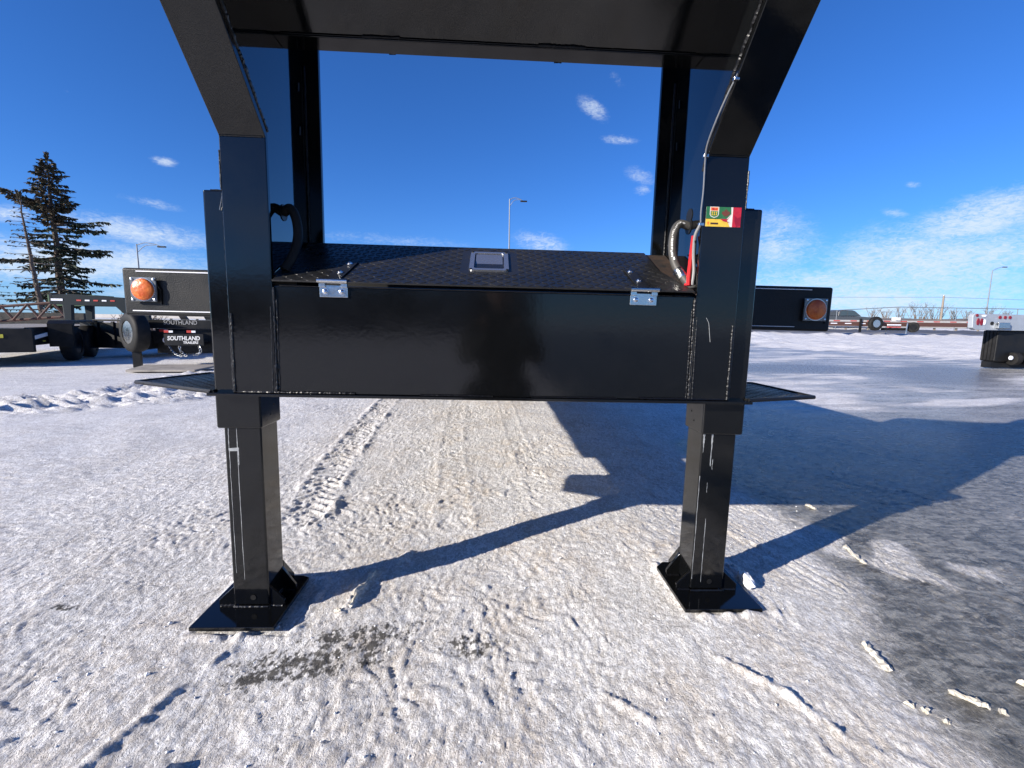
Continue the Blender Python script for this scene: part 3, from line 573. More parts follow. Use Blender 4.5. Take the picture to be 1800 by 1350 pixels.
# colourful sticker (flag-like print)
def flatc(name, c, r=.35): return mat(name, c, r, var=-.25, vscale=60)
SG, SY, SR, SW, SO, SK = flatc('print_green', (.03,.16,.06)), flatc('print_yellow', (.80,.52,.06)), flatc('print_red', (.50,.02,.04)), flatc('print_white', (.75,.72,.66)), flatc('print_orange', (.85,.22,.04)), flatc('print_dark', (.06,.03,.02))
sx0, sx1, sz0, sz1 = .566, .660, 1.113, 1.163; yS = 1.2455
stick = B().box(sx0, sx1, yS-.0004, yS, sz0, sz1).obj('sticker', SW, tr)
def fl(P, m, k, name='print'):
    y = yS - .0005 - .00012*k; V = [(sx0 + u*(sx1-sx0), y, sz0 + v*(sz1-sz0)) for u, v in P]
    a_ = sum(V[i][0]*V[(i+1)%len(V)][2] - V[(i+1)%len(V)][0]*V[i][2] for i in range(len(V)))
    if a_ < 0: V = V[::-1]
    return mk(name, V, [tuple(range(len(V)))], m, stick)
fl([(0,.38),(.58,.38),(.72,.66),(.70,1),(0,1)], SG, 0); fl([(0,0),(.70,0),(.62,.30),(.56,.40),(0,.40)], SY, 0); fl([(.76,0),(1,0),(1,1),(.76,1)], SR, 0)
fl([(.40,.40),(.62,.40),(.72,.62),(.60,.30),(.70,.2),(.5,.28)], SR, 1); fl([(.88,.0),(1,.1),(1,.55),(.90,.45),(.80,.62),(.82,.3)], flatc('print_dark_red', (.32,.01,.03)), 1)
fl([(.10,1.0),(.36,1.0),(.36,.60),(.32,.50),(.23,.44),(.14,.50),(.10,.60)], SW, 1); fl([(.125,.97),(.335,.97),(.335,.80),(.125,.80)], SO, 2); fl([(.125,.78),(.335,.78),(.335,.60),(.31,.53),(.23,.48),(.15,.53),(.125,.60)], flatc('print_shield_green', (.05,.20,.06)), 2)
for u in (.17, .23, .29): fl([(u-.022,.75),(u+.022,.75),(u+.008,.66),(u+.02,.57),(u-.02,.57),(u-.008,.66)], SY, 3)
fl([(.15,.90),(.18,.94),(.24,.90),(.30,.93),(.31,.84),(.25,.86),(.20,.83),(.16,.85)], SR, 3)
leaf = [(0,1),(.13,.70),(.28,.78),(.22,.42),(.42,.62),(.50,.46),(.72,.50),(.62,.26),(.74,.16),(.36,-.14),(.42,-.30),(.06,-.22),(.03,-.55),(-.03,-.55),(-.06,-.22),(-.42,-.30),(-.36,-.14),(-.74,.16),(-.62,.26),(-.72,.50),(-.50,.46),(-.42,.62),(-.22,.42),(-.28,.78),(-.13,.70)]
fl([(.56+.17*a_, .62+.30*b_) for a_, b_ in leaf], flatc('print_leaf', (.16,.05,.03)), 2)
fl([(.05,.10),(.10,.10),(.10,.24),(.05,.24)], SO, 2); fl([(.14,.20),(.36,.20),(.36,.11),(.14,.11)], SK, 2)

# ------------------------------------------------------------------ snow chunks on the ground
def chunk(P, r, label, m=M['chunk'], group=None, cat='snow chunk', name='snow_chunk'):
    cx, cy = P[0][0], P[0][1]; zc = gz(cx, cy)
    b = B(); pts = []; rr = []
    for i in range(len(P)-1):
        for k in range(5):
            t = k/5; pts.append((P[i][0]*(1-t)+P[i+1][0]*t - cx, P[i][1]*(1-t)+P[i+1][1]*t - cy, gz(P[i][0]*(1-t)+P[i+1][0]*t, P[i][1]*(1-t)+P[i+1][1]*t) - zc + r*.25)); rr.append(r*.82*random.uniform(.6,1.25))
    pts.append((P[-1][0]-cx, P[-1][1]-cy, gz(*P[-1]) - zc + r*.45)); rr.append(r*.55); rr[0] = r*.7
    b.tube(pts, rr, 8)
    b.V = [(v[0] + random.uniform(-.28,.28)*r, v[1] + random.uniform(-.28,.28)*r, max(-r*.3, v[2]*.8 + random.uniform(-.25,.25)*r)) for v in b.V]
    o = b.obj(name, m, None); o.location = (cx, cy, zc)
    return tag(o, label, cat, group)
G1 = 'stick-shaped pieces of packed snow'
chunk([(1.335,1.60),(1.315,1.535),(1.305,1.47)], .010, 'pale stick of packed snow on dark ice, just below the right shadow', group=G1)
chunk([(.962,1.055),(.955,1.01),(.950,.965)], .011, 'creamy broken snow stick lying at the edge of the grey ice', group=G1)
chunk([(1.035,.905),(1.065,.875),(1.083,.862)], .010, 'short straight snow stick on bare dark ice nearest the lower right corner', group=G1)
chunk([(1.095,.853),(1.105,.846)], .010, 'small round snow crumb beside the end of the lower right snow stick', group=G1)
chunk([(1.242,.935),(1.238,.915)], .011, 'lone snow crumb at the right border of the picture')
chunk([(.905,.875),(.912,.862)], .008, 'upper lump of the little snow crumb cluster on dark ice'); chunk([(.925,.855),(.935,.848)], .009, 'lower lump of the little snow crumb cluster on dark ice'); chunk([(.945,.828),(.955,.822)], .007, 'small lump below the snow crumb cluster')
chunk([(1.475,2.02),(1.480,1.965)], .011, 'snow stick sitting on the shadow edge beyond the right leg', group=G1)
chunk([(-.418,1.30),(-.412,1.36),(-.400,1.43),(-.393,1.49)], .011, 'long yellowish snow stick lying across the band of shadow', group=G1)
chunk([(-.455,1.29),(-.435,1.285)], .009, 'white crumb at the near end of the long yellowish snow stick')
chunk([(.795,1.30),(.805,1.33),(.800,1.37)], .020, 'white snow lump resting on the outer edge of the right foot plate', M['snowlump'])
bpy.data.objects['snow_chunk.011'].location.z += .012
cb = B(); random.seed(21)
for k in range(420):
    y = .6 + 2.6*random.random()**1.5; x = random.uniform(-1.2, .95)*y*.9; z = gz(x, y); r_ = random.uniform(.0015, .0045)*(1.8 if random.random() < .04 else 1)
    v = [(x + r_*a_*random.uniform(.6,1.3), y + r_*b_*random.uniform(.6,1.3), z + r_*(c_*.7+.3)) for a_, b_, c_ in ((1,0,0),(0,1,0),(-1,0,0),(0,-1,0),(0,0,1),(0,0,-1))]
    cb.add(v, [(0,1,4),(1,2,4),(2,3,4),(3,0,4),(1,0,5),(2,1,5),(3,2,5),(0,3,5)])
tag(cb.obj('snow_crumbs', M['snowlump']), kind='stuff')

# ------------------------------------------------------------------ text helper
def text(s, size, m, parent, loc, rot, name='lettering', ext=.001, sx=1.0, shear=0, bold=.0):
    cu_ = bpy.data.curves.new(name, 'FONT'); cu_.body = s; cu_.size = size; cu_.extrude = ext; cu_.align_x = 'CENTER'; cu_.align_y = 'CENTER'; cu_.shear = shear; cu_.offset = bold; cu_.resolution_u = 3
    o = bpy.data.objects.new(name, cu_); col.objects.link(o); bpy.context.view_layer.update()
    me_ = bpy.data.meshes.new_from_object(o.evaluated_get(bpy.context.evaluated_depsgraph_get())); bpy.data.objects.remove(o)
    for v in me_.vertices: v.co.x *= sx
    me_.materials.clear(); me_.materials.append(m); o = bpy.data.objects.new(name, me_); col.objects.link(o); o.parent = parent; o.location = loc; o.rotation_euler = rot
    return o
# ------------------------------------------------------------------ parked trailer behind, with spare tyre and sign
M['dimw'] = mat('faded_white_print', (.38,.38,.37), .6)
t2 = empty('parked_trailer', (-5.55, 8.6, 0), 'black flat trailer with upright spare tyre, chains and white lettered sign', 'trailer', rz=R(8))
wheel_parts(-.56, -.30, .600, .335, .24, (-.639,-.764,.0), bpy.data.objects.new('spare_wheel', None))
sw = [o for o in bpy.data.objects if o.name == 'spare_wheel'][0]; col.objects.link(sw); sw.parent = t2
B().box(-.60, 1.9, -.02, .08, .66, .815).obj('front_beam', M['satin'], t2, bevel=.008)
text('SOUTHLAND', .105, M['dimw'], t2, (.02,-.024,.765), (R(90),0,0), sx=.86)
B().box(-.42, 1.15, .05, .30, .22, .655).obj('frame_box', M['satin'], t2)
B().box(-.46, -.44, -.28, .10, .30, .62).obj('side_plate', M['dark'], t2); B().box(-.42, .10, -.06, .04, .40, .62).obj('tool_tray', M['dark'], t2)
sg_ = B().box(-.27+.30, .32+.30, -.62, -.60, .395, .585).obj('sign_plate', M['satin'], t2)
text('SOUTHLAND', .095, M['white'], sg_, (.325,-.623,.510), (R(90),0,0), sx=.86, bold=.003, shear=.1); text('TRAILERS', .055, M['white'], sg_, (.425,-.623,.440), (R(90),0,0), sx=1.0, shear=.1, bold=.002)
B().box(.20, .44, -.60, .0, .38, .44).obj('coupler_tongue', M['satin'], t2)
for x in (-.27, .07, .41): B().box(x-.035, x+.035, -.065 if x < 0 else -.62, -.062 if x < 0 else -.617, .605, .645).obj('reflector', M['redm'], t2); 
for x in (-.20, .14, .48): B().box(x-.03, x+.03, -.067 if x < 0 else -.624, -.0645 if x < 0 else -.6185, .607, .640).obj('reflector', M['tape'], t2)
b = B(); b.lathe((-.20,-.10,.46), (0,-1,0), [(0,.045),(.004,.05),(.008,.045),(.008,.030)], 20); b.obj('round_light', M['tape'], t2, smooth=True); b = B(); b.lathe((-.20,-.109,.46), (0,-1,0), [(0,.030),(.003,.028)], 16); b.obj('round_light', M['redl'], t2, smooth=True)
def chain(P, r=.008, parent=None):
    pts = spline(P, 10); b = B(); acc = 0; last = pts[0]; flip = 0
    for p in pts[1:]:
        if (p-last).length >= .040:
            t = (p-last).normalized(); s = t.cross(Vector((0,0,1)) if flip else Vector((0,1,0))).normalized(); c = (p+last)/2; flip = 1-flip
            ring_ = [c + t*(.030*math.cos(a)) + s*(.017*math.sin(a)) for a in [k*math.pi/4 for k in range(9)]]
            b.tube(ring_, r*.8, 5, caps=False); last = p
    b.obj('safety_chain', M['zinc'], parent)
chain([(-.16,-.12,.38),(-.02,-.28,.27),(.16,-.45,.21),(.32,-.52,.22)], parent=t2); chain([(.24,-.60,.38),(.26,-.60,.28),(.34,-.56,.22)], parent=t2); chain([(.52,-.58,.40),(.56,-.60,.30),(.50,-.58,.24),(.40,-.56,.22)], parent=t2)
for x in (.02, .42, .88): B().prism([(x,.0,.818),(x+.12,.0,.818),(x+.06,.0,.90),(x-.04,.0,.90)], (0,.05,0)).obj('bracket', M['dark'], t2)
B().box(-.40, 1.9, .35, 6.5, .62, .72).obj('deck', M['wood'], t2); B().box(-.62,-.50,-.33,-.27,.0,.36).obj('stand_leg', M['dark'], t2)
for x in (-.30, 1.7):
    for y in (3.5, 4.4):
        w_ = bpy.data.objects.new('wheel', None); col.objects.link(w_); w_.parent = t2; wheel_parts(x, y, .38, .37, .24, (1,0,0), w_, M['dark'])
rb = B().prism([(-.25,-.95,.02),(.72,-.95,.02),(.85,-.35,.05),(-.30,-.35,.05)], (0,0,.03)).obj('plywood_sheet', M['wood'], None); rb.location = (-5.45, 8.3, 0); rb.rotation_euler = (0,0,R(6)); tag(rb, 'sunlit dusty board lying on the snow under the chains of the lettered trailer', 'board')

# dark side panel trailer just left of it
t3 = empty('dump_trailer', (-8.1, 10.2, 0), 'dark low trailer side wall with top rail, left of the upright spare tyre', 'trailer', rz=R(-8))
B().box(-.60, .95, 0, .05, .20, .74).obj('side_wall', M['satin'], t3, bevel=.006); B().box(-.28, .98, -.02, .07, .76, .80).obj('top_rail', M['dark'], t3)
for k in range(4): B().box(-.22+k*.37, -.17+k*.37, -.03, -.002, .27, .755).obj('stake', M['dark'], t3)
B().box(-.25, .95, .06, 3.2, .27, .33).obj('floor', M['dark'], t3); B().tube([(-.28,-.03,.78),(-.32,-.03,.70),(-.32,-.03,.45)], .012, 6).obj('handle_bar', M['zinc'], t3)
B().box(-.20, .90, 3.15, 3.2, .34, .74).obj('end_wall', M['satin'], t3)

# flat equipment trailer at the left with tandem wheels
t4 = empty('equipment_trailer', (-8.30, 9.3, 0), 'low black equipment trailer with tandem wheels and yellow label, at the left border', 'trailer', rz=R(24))
for k, y in enumerate((0, .86)):
    w_ = bpy.data.objects.new('wheel', None); col.objects.link(w_); w_.parent = t4; wheel_parts(.20, y, .34, .33, .22, (1,0,0), w_, M['dark'])
    w_ = bpy.data.objects.new('wheel', None); col.objects.link(w_); w_.parent = t4; wheel_parts(-2.0, y, .36, .35, .24, (1,0,0), w_, M['dark'])
B().prism([(.02,-.46,.40),(.02,-.46,.72),(.02,-.36,.78),(.02,1.22,.78),(.02,1.32,.72),(.02,1.32,.62),(.02,1.24,.74),(.02,-.34,.74),(.02,-.40,.66)], (.36,0,0)).obj('fender', M['dark'], t4)
B().box(.03, .37, -.47, -.465, .30, .72).obj('mud_flap', M['rubber'], t4)
B().box(-.02, .0, -1.2, 4.5, .50, .66).obj('side_rail', M['dark'], t4); B().box(-2.15, -2.13, -1.2, 4.5, .50, .66).obj('side_rail', M['dark'], t4)
for k in range(8): B().box(-2.12+k*.262, -1.865+k*.262, -1.2, 4.5, .62, .655).obj('deck_plank', M['wood'], t4)
B().box(-2.1, -.05, -1.1, 4.4, .34, .49).obj('under_deck_shade', M['dark'], t4); B().box(-2.4, .10, -1.30, -1.21, .25, .64).obj('rear_beam', M['dark'], t4)  # dark box added below the deck to deepen the shade under the trailer
for x, m, z in ((-.35,'yel',.52), (-1.0,'tape',.50), (-.62,'redm',.36), (-1.25,'redm',.36), (-1.75,'redm',.38), (-1.5,'tape',.37)):
    B().box(x-.10, x+.10, -1.306, -1.3005, z-.03, z+.03).obj('label' if m == 'yel' else 'lamp', M[m], t4)
B().prism([(.012,-1.15,.44),(.012,-.50,.50),(.012,-.50,.56),(.012,-1.15,.50)], (.02,0,0)).obj('ramp_edge', M['white'], t4)
B().box(.003,.012,-.64,-.56,.40,.42).obj('label', M['yel'], t4)
B().tube(spline([(-1.4,-1.4,.62),(-1.15,-1.5,.85),(-.8,-1.4,.60),(-.6,-1.35,.30)], 6), .02, 6).obj('hose', M['rubber'], t4)

# gooseneck trailer parked further away
t5 = empty('gooseneck_trailer', (-12.4, 14.2, 0), 'dark gooseneck trailer parked in the distance below the tall spruce', 'trailer', rz=R(6))
def neck(x):
    b = B(); b.prism([(x,0,.62),(x+.16,0,.62),(x+.20,0,1.18),(x+1.35,0,1.16),(x+1.55,0,.95),(x+1.72,0,.66),(x+1.80,0,.66),(x+1.72,0,1.30),(x+1.55,0,1.42),(x+.2,0,1.50),(x-.3,0,1.47),(x-.3,0,1.20),(x-.02,0,1.19)], (0,.12,0)); return b
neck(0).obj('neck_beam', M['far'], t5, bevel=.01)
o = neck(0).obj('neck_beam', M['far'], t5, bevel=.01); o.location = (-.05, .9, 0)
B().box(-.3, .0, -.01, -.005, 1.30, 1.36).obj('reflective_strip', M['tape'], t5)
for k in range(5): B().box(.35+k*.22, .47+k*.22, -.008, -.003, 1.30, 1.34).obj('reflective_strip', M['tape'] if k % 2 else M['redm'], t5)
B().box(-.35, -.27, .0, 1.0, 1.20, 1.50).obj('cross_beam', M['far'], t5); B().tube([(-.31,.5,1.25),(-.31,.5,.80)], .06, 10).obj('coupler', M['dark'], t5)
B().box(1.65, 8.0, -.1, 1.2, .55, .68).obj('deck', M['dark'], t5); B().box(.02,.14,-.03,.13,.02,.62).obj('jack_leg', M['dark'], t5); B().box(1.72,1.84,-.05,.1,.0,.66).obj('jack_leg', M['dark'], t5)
for y in (-.05, 1.1):
    for x in (5.2, 6.1):
        w_ = bpy.data.objects.new('wheel', None); col.objects.link(w_); w_.parent = t5; wheel_parts(x, y, .38, .37, .22, (0,1,0), w_, M['dark'])

# rusty red machinery frame behind the trees at the left
t6 = empty('machinery_frame', (-19.5, 19.5, 0), 'rusty red lattice machinery boom lying behind the bare trees at the left border', 'machinery')
b = B()
b.tube([(-3.5,0,.9),(2.2,.5,1.45)], .06, 6); b.tube([(-3.5,0,.35),(2.2,.5,.85)], .06, 6)
for k in range(6): x = -3.4+k*.95; b.tube([(x,.02*k,.36+.08*k),(x+.5,.05*k,.95+.09*k)], .045, 5); b.tube([(x+.5,.05*k,.95+.09*k),(x+.95,.05*k,.42+.08*k)], .045, 5)
b.obj('boom', mat('rusty_red', (.085,.030,.022), .8, c2=(.05,.035,.03), vscale=6), t6); B().box(-3.4,2.2,1.2,1.6,.0,1.0).obj('base_frame', M['dark'], t6); B().box(1.0,2.9,1.0,2.0,1.3,1.75).obj('cover', mat('green_cover', (.03,.09,.035), .7), t6)

# ------------------------------------------------------------------ trees
def tree_conifer(name, x, y, h, z0, label, cat, lean=(0,0), prof=None, dens=1.0, seed=1, tr_r=.22, extra=(), bare=False, group='conifers at the left edge', y2=None):
    random.seed(seed); e = empty(name, (x, y, z0), label, cat, group)
    def axis(t): return Vector((lean[0]*t*h, lean[1]*t*h, t*h))
    b = B(); n = 16; b.tube([axis(i/n) + Vector((random.uniform(-.03,.03), random.uniform(-.03,.03), 0)) for i in range(n+1)], [tr_r*(1-i/n)**.8 + .015 for i in range(n+1)], 9); b.obj('trunk', M['bark'], e, smooth=True)
    br = B(); lf = B(); top = B()
    def tuft(p, d, s, tgt):
        d = d.normalized(); u = d.cross(Vector((random.uniform(-1,1), random.uniform(-1,1), random.uniform(.3,1)))).normalized(); w = s*random.uniform(.18,.32)
        L_ = s*random.uniform(.7,1.3); dd = d*L_
        tgt.add([p - u*w, p + u*w, p + dd*.8 + u*w*.6, p + dd, p + dd*.8 - u*w*.6], [(0,1,2,3,4)])
    def branch(t, az_, L_, droop, up=0.0):
        p0 = axis(t); d = Vector((math.cos(az_), math.sin(az_), up)); pts = []; k = max(3, int(L_/.35))
        for i in range(k+1):
            f = i/k; pts.append(p0 + Vector((d.x*L_*f, d.y*L_*f, up*L_*f - droop*L_*(f*(1.25-f*.55)))) + Vector((random.uniform(-.05,.05), random.uniform(-.05,.05), random.uniform(-.04,.04)))*L_*.3)
        br.tube(pts, [max(.010, .05*(1-f_/k)*min(1.2, L_/2)) for f_ in range(k+1)], 4, caps=False)
        tgt = top if t > .62 else lf
        m_n = int(L_*15*dens)
        for j in range(m_n):
            f = random.uniform(.16 if not bare else .35, 1)**.85; q_ = f*k; i = min(k-1, int(q_)); p = pts[i].lerp(pts[i+1], q_-i)
            wid = (.16 + .36*min(L_, 3)/3)*(1.12-f)
            sd_ = Vector((-d.y, d.x, 0)).normalized()*random.choice((-1,1)); tip = p + sd_*wid*random.uniform(.3,1) + Vector((d.x,d.y,0))*wid*.5 + Vector((0,0,-random.uniform(.0,.24)*wid*1.6))
            if j % 3 == 0: br.tube([p, tip], .008, 3, caps=False)
            for _ in range(3 if not bare else 1):
                a_ = p.lerp(tip, random.uniform(.1, 1)); dr = (tip-p).normalized() + Vector((random.uniform(-.8,.8), random.uniform(-.8,.8), random.uniform(-.75,.25)))
                tuft(a_, dr, random.uniform(.13,.26)*(1 if not bare else .6), tgt if random.random() > .12 else (top if tgt is lf else lf))
    t = .12
    while t < .985:
        nb = int(5 + 4*(1-t)) if not bare else 4
        a0 = random.uniform(0, 6.28)
        for k in range(nb):
            az_ = a0 + k*6.283/nb + random.uniform(-.3,.3); Lr = prof(t)*random.uniform(.62,1.12)
            if Lr > .08: branch(t + random.uniform(-.008,.008), az_, Lr, random.uniform(.05,.30)*(1-t*.6), random.uniform(0,.22) if t > .6 else random.uniform(-.05,.10))
        t += (.021 if not bare else .035)/(.62 if t < .6 else 1.15)
    for (t_, a_, L_, dr, up) in extra:
        branch(t_, a_, L_, dr, up); branch(t_-.008, a_+.12, L_*.8, dr, up)
    for k in range(40): tuft(axis(1 - .03*random.random()), Vector((random.uniform(-.5,.5), random.uniform(-.5,.5), 1)), .25, top)
    br.obj('branches', M['bark'], e); 
    tag(lf.obj('crown', M['needle'], e), kind='stuff'); 
    if top.V: tag(top.obj('cone_laden_crown', M['cone'], e), kind='stuff')
def prof_big(t):
    P = [(.0,.3),(.12,.5),(.20,1.5),(.26,2.3),(.31,1.0),(.36,1.5),(.40,2.0),(.46,.9),(.52,1.6),(.58,1.3),(.62,.8),(.68,1.05),(.75,1.3),(.82,1.05),(.90,.7),(.96,.4),(1,.12)]
    return float(np.interp(t, [p[0] for p in P], [p[1] for p in P]))
pi = math.pi
tree_conifer('spruce_tree', -28.0, 32.0, 11.0, -.15, 'tall dark spruce with brown cone-laden top and long uneven branches, left side', 'tree', lean=(.004,0), prof=prof_big, dens=1.15, seed=11, tr_r=.24,
   extra=((.70, pi, 3.3, -.25, .25), (.69, pi*.97, 2.8, -.2, .2), (.62, .0, 3.3, .0, .06), (.60,.15,2.8,.03,.0), (.49, -.05, 3.5, .10, .02), (.48,.1,3.0,.12,.0), (.43, pi, 4.2, .08, .02), (.33,.0,3.6,.22,.0), (.25,.05,3.9,.30,.0), (.22,pi-.1,3.6,.15,0)))
tree_conifer('spruce_tree', -25.6, 28.0, 7.6, -.1, 'thin half-bare spruce leaning left, in front of the tall dark spruce', 'tree', lean=(-.075,0), prof=lambda t: float(np.interp(t,[0,.2,.45,.7,.9,1],[.9,1.7,1.5,.9,.4,.05])), dens=.62, seed=5, tr_r=.13, bare=True)
tree_conifer('larch_tree', -26.6, 26.5, 4.0, -.1, 'small bare dead conifer with curved trunk at the left border of the picture', 'tree', lean=(-.15,0), prof=lambda t: float(np.interp(t,[0,.3,.7,1],[.8,1.3,.8,.1])), dens=.25, seed=9, tr_r=.09, bare=True)
def bush(x, y, h, n, seed, name='bare_bush', z0=None, label='', group=None):
    random.seed(seed); b = B()
    for i in range(n):
        a_ = random.uniform(0, 6.28); L_ = h*random.uniform(.6,1); p = Vector((random.uniform(-.25,.25)*h, random.uniform(-.2,.2)*h, 0)); d = Vector((math.cos(a_)*.45, math.sin(a_)*.45, 1)).normalized()
        q_ = p + d*L_*.5; e_ = q_ + (d + Vector((random.uniform(-.4,.4), random.uniform(-.4,.4), 0)))*L_*.5; b.tube([p, q_, e_], [.035,.022,.010], 4)
        for _ in range(4):
            c = q_.lerp(e_, random.random()); b.tube([c, c + Vector((random.uniform(-.5,.5), random.uniform(-.4,.4), random.uniform(.1,.6)))*L_*.45], .010, 3)
    o = b.obj(name, M['twig'], None); o.location = (x, y, z0 if z0 is not None else gz(x, y)); return tag(o, label, 'bush', group)
ORD = 'first second third fourth fifth sixth seventh eighth ninth tenth'.split()
k = 0
for px_, w_ in ((1.005,1),(.90,1),(1.06,1),(1.10,1),(1.135,1),(1.19,1),(.97,1),(1.03,1),(.93,1),(1.23,1)):
    k += 1; y = 60 + (k*7 % 5); x = y*px_*.93; bush(x, y, 2.0*random.uniform(.7,1.15), 16, 40+k, label='%s leafless bush from the left on the highway bank' % ORD[sorted((1.005,.90,1.06,1.10,1.135,1.19,.97,1.03,.93,1.23)).index(px_)], group='leafless bushes along the highway bank')
k = 0
for x, y, lb in ((-21,24,'second'),(-22.5,25,'leftmost'),(-19.5,26,'third'),(-17.6,25,'rightmost')):
    k += 1; bush(x, y, 1.1, 26, 80+k, label=lb + ' clump of low brown bare brush below the conifers', group='brown brush beneath the conifers')

# ------------------------------------------------------------------ street lamps, poles, fence, barrier
GL = 'street lamps along the highway'
def lamp(x, y, h, arm, label, double=True, z0=0.0):
    e = empty('street_lamp', (x, y, z0), label, 'street lamp', GL)
    b = B(); b.lathe((0,0,0), (0,0,1), [(0,.14),(.3,.13),(.32,.10),(h,.055)], 10); b.obj('pole', M['pole'], e, smooth=True)
    s = 1
    B().tube(spline([(0,0,h-.08),(arm*.35,0,h+.12),(arm*.75,0,h+.02),(arm,0,h-.16)] if double else [(0,0,h-.1),(arm*.5,0,h+.35),(arm,0,h+.5)], 5), .035, 6).obj('arm', M['pole'], e, smooth=True)
    if double: B().tube(spline([(0,0,h-.75),(arm*.35,0,h-.15),(arm*.8,0,h-.05)], 5), .028, 6).obj('arm_brace', M['pole'], e, smooth=True)
    hz_ = h-.2 if double else h+.5; B().box(arm-.25, arm+.45, -.12, .12, hz_-.07, hz_+.05).obj('lamp_head', M['dark'], e, bevel=.03)
lamp(-32.3, 45, 7.45, 2.1, 'street lamp rising above the left deck beam'); lamp(1.76, 50, 13.4, 1.35, 'tall street lamp seen through the frame opening above the diamond-plate lid')
lamp(76.9, 70, 9.6, 1.8, 'street lamp with single upswept arm above the galvanised bumper at the right', double=False)
e = empty('utility_pole', (59.7, 60, 0), 'plain wooden utility pole standing behind the far flatbed trailer', 'pole'); b = B(); b.lathe((0,0,0), (0,0,1), [(0,.15),(4.95,.11)], 10); b.obj('shaft', M['wpole'], e, smooth=True); b = B(); b.lathe((0,0,4.95), (0,0,1), [(0,.12),(.06,.10)], 10); b.obj('cap', M['zinc'], e)
w = B().tube([(20,60,4.35),(40,60,4.48),(59.7,60,4.75),(80,62,4.55),(110,66,4.4)], .018, 4).obj('overhead_wire', M['pole']); tag(w, 'thin overhead wire running past the utility pole', 'wire')
fe = empty('chain_link_fence', (30, 45, 0), 'thin-railed fence on posts along the highway at the right', 'fence')
fx = [-12,-6,0,4,10.3,16.3,22.7,28.7,34.7,40]; fzr = [2.35,2.36,2.36,2.36,2.76,2.74,2.72,2.70,2.70,2.70]
b = B().tube([(x,0,z) for x, z in zip(fx, fzr)], .035, 5).obj('top_rail', M['pole'], fe)
for x, z in zip(fx, fzr): B().tube([(x,0,.2),(x,0,z+.02)], .035, 6).obj('post', M['pole'], fe)
for zz_ in (1.0, 1.9): B().tube([(-12,0,zz_),(40,0,zz_+.1)], .006, 3).obj('tension_wire', M['pole'], fe)
gb = empty('guard_rail', (-28, 40, 0), 'long beige guard rail on posts beyond the yard at the left', 'guard rail')
B().box(-26, 45, 0, .08, .78, 1.08).obj('rail', M['conc'], gb, bevel=.02); B().box(-26, 45, .10, .14, .62, .70).obj('lower_rail', M['pole'], gb)
for k in range(34): B().box(-26+k*2.1, -25.86+k*2.1, .15, .29, .0, 1.0).obj('post', M['wpole'], gb)
gb2 = empty('guard_rail', (45, 47, 0), 'pale low guard rail strip behind the far flatbed trailer at the right', 'guard rail')
B().box(-28, 45, 0, .08, .72, 1.02).obj('rail', M['conc'], gb2, bevel=.02)
for k in range(30): B().box(-27.5+k*2.4, -27.36+k*2.4, .10, .24, .1, .95).obj('post', M['wpole'], gb2)
pm = B().tube([(30.5,35.0,.3),(30.5,35.0,.95)], .03, 6).obj('marker_post', M['white']); tag(pm, 'short white marker post in the snow between far flatbed and guard rail', 'post')

# far flatbed trailer on the right
fb = empty('flatbed_trailer', (27.5, 34, .3), 'long low flatbed trailer with red and white tape, parked across the yard at the right', 'trailer')
B().box(-5, 13.5, 0, .10, .86, .99).obj('side_rail', M['conc'], fb); B().box(-5, 13.5, .1, 2.4, .88, .96).obj('deck', M['wood'], fb); B().box(-5, 13.4, .0, .12, .55, .855).obj('main_beam', mat('rust_brown_beam', (.09,.04,.03), .7), fb)
for k in range(14): B().box(-4.6+k*1.3, -4.1+k*1.3, -.006, -.001, .89, .96).obj('tape_mark', M['redm'], fb)
for k in range(5): B().box(-4.4+k*1.1, -3.9+k*1.1, -.006, -.001, .70, .76).obj('tape_mark', M['tape'], fb)
w_ = bpy.data.objects.new('wheel', None); col.objects.link(w_); w_.parent = fb; wheel_parts(1.05, -.25, .74, .52, .30, (0,1,0), w_, M['zinc'])
for x in (4.9, 5.1): pass
w_ = bpy.data.objects.new('wheel', None); col.objects.link(w_); w_.parent = fb; wheel_parts(3.95, -.3, .50, .38, .26, (0.5,1,0), w_, M['dark'])
B().box(2.1, 3.1, -.2, -.1, .62, .70).obj('ladder_rail', M['tape'], fb); B().box(2.1, 3.1, -.2, -.1, .46, .53).obj('ladder_rail', M['redm'], fb); B().box(1.9, 3.9, -.1, .2, .25, .44).obj('axle_frame', M['dark'], fb)
B().box(.0, .14, -.1, .0, .1, 1.1).obj('landing_leg', M['dark'], fb); B().tube([(3.35,-.4,.0),(3.4,-.4,.80)], .05, 8).obj('tongue_jack', M['zinc'], fb); B().box(2.75,3.1,-.1,.3,1.0,1.22).obj('winch_box', M['white'], fb)

# pickup on the highway
pk = empty('pickup_truck', (39.4, 50, .80), 'dark grey pickup truck passing on the highway behind the right corner light', 'pickup truck')
def sidebody(P, y0, y1, name, m, bev=.05): return B().prism([(x, y0, z) for x, z in P], (0, y1-y0, 0)).obj(name, m, pk, bevel=bev)
sidebody([(-2.9,.45),(-2.9,1.05),(-2.85,1.12),(-1.2,1.12),(-1.15,1.08),(1.2,1.08),(2.5,1.0),(2.85,.88),(2.9,.5),(2.7,.38),(-2.6,.38)], 0, 1.95, 'body', M['car'])
sidebody([(-1.35,1.10),(-1.25,1.62),(-1.0,1.76),(.25,1.76),(.55,1.68),(1.35,1.10)], .12, 1.83, 'cab', M['car'], .06)
for P in ([(-1.12,1.16),(-1.05,1.58),(-.9,1.66),(-.38,1.66),(-.38,1.16)], [(-.28,1.16),(-.28,1.66),(.22,1.66),(.42,1.60),(1.02,1.16)]): sidebody(P, .108, .116, 'side_window', M['glass'], 0)
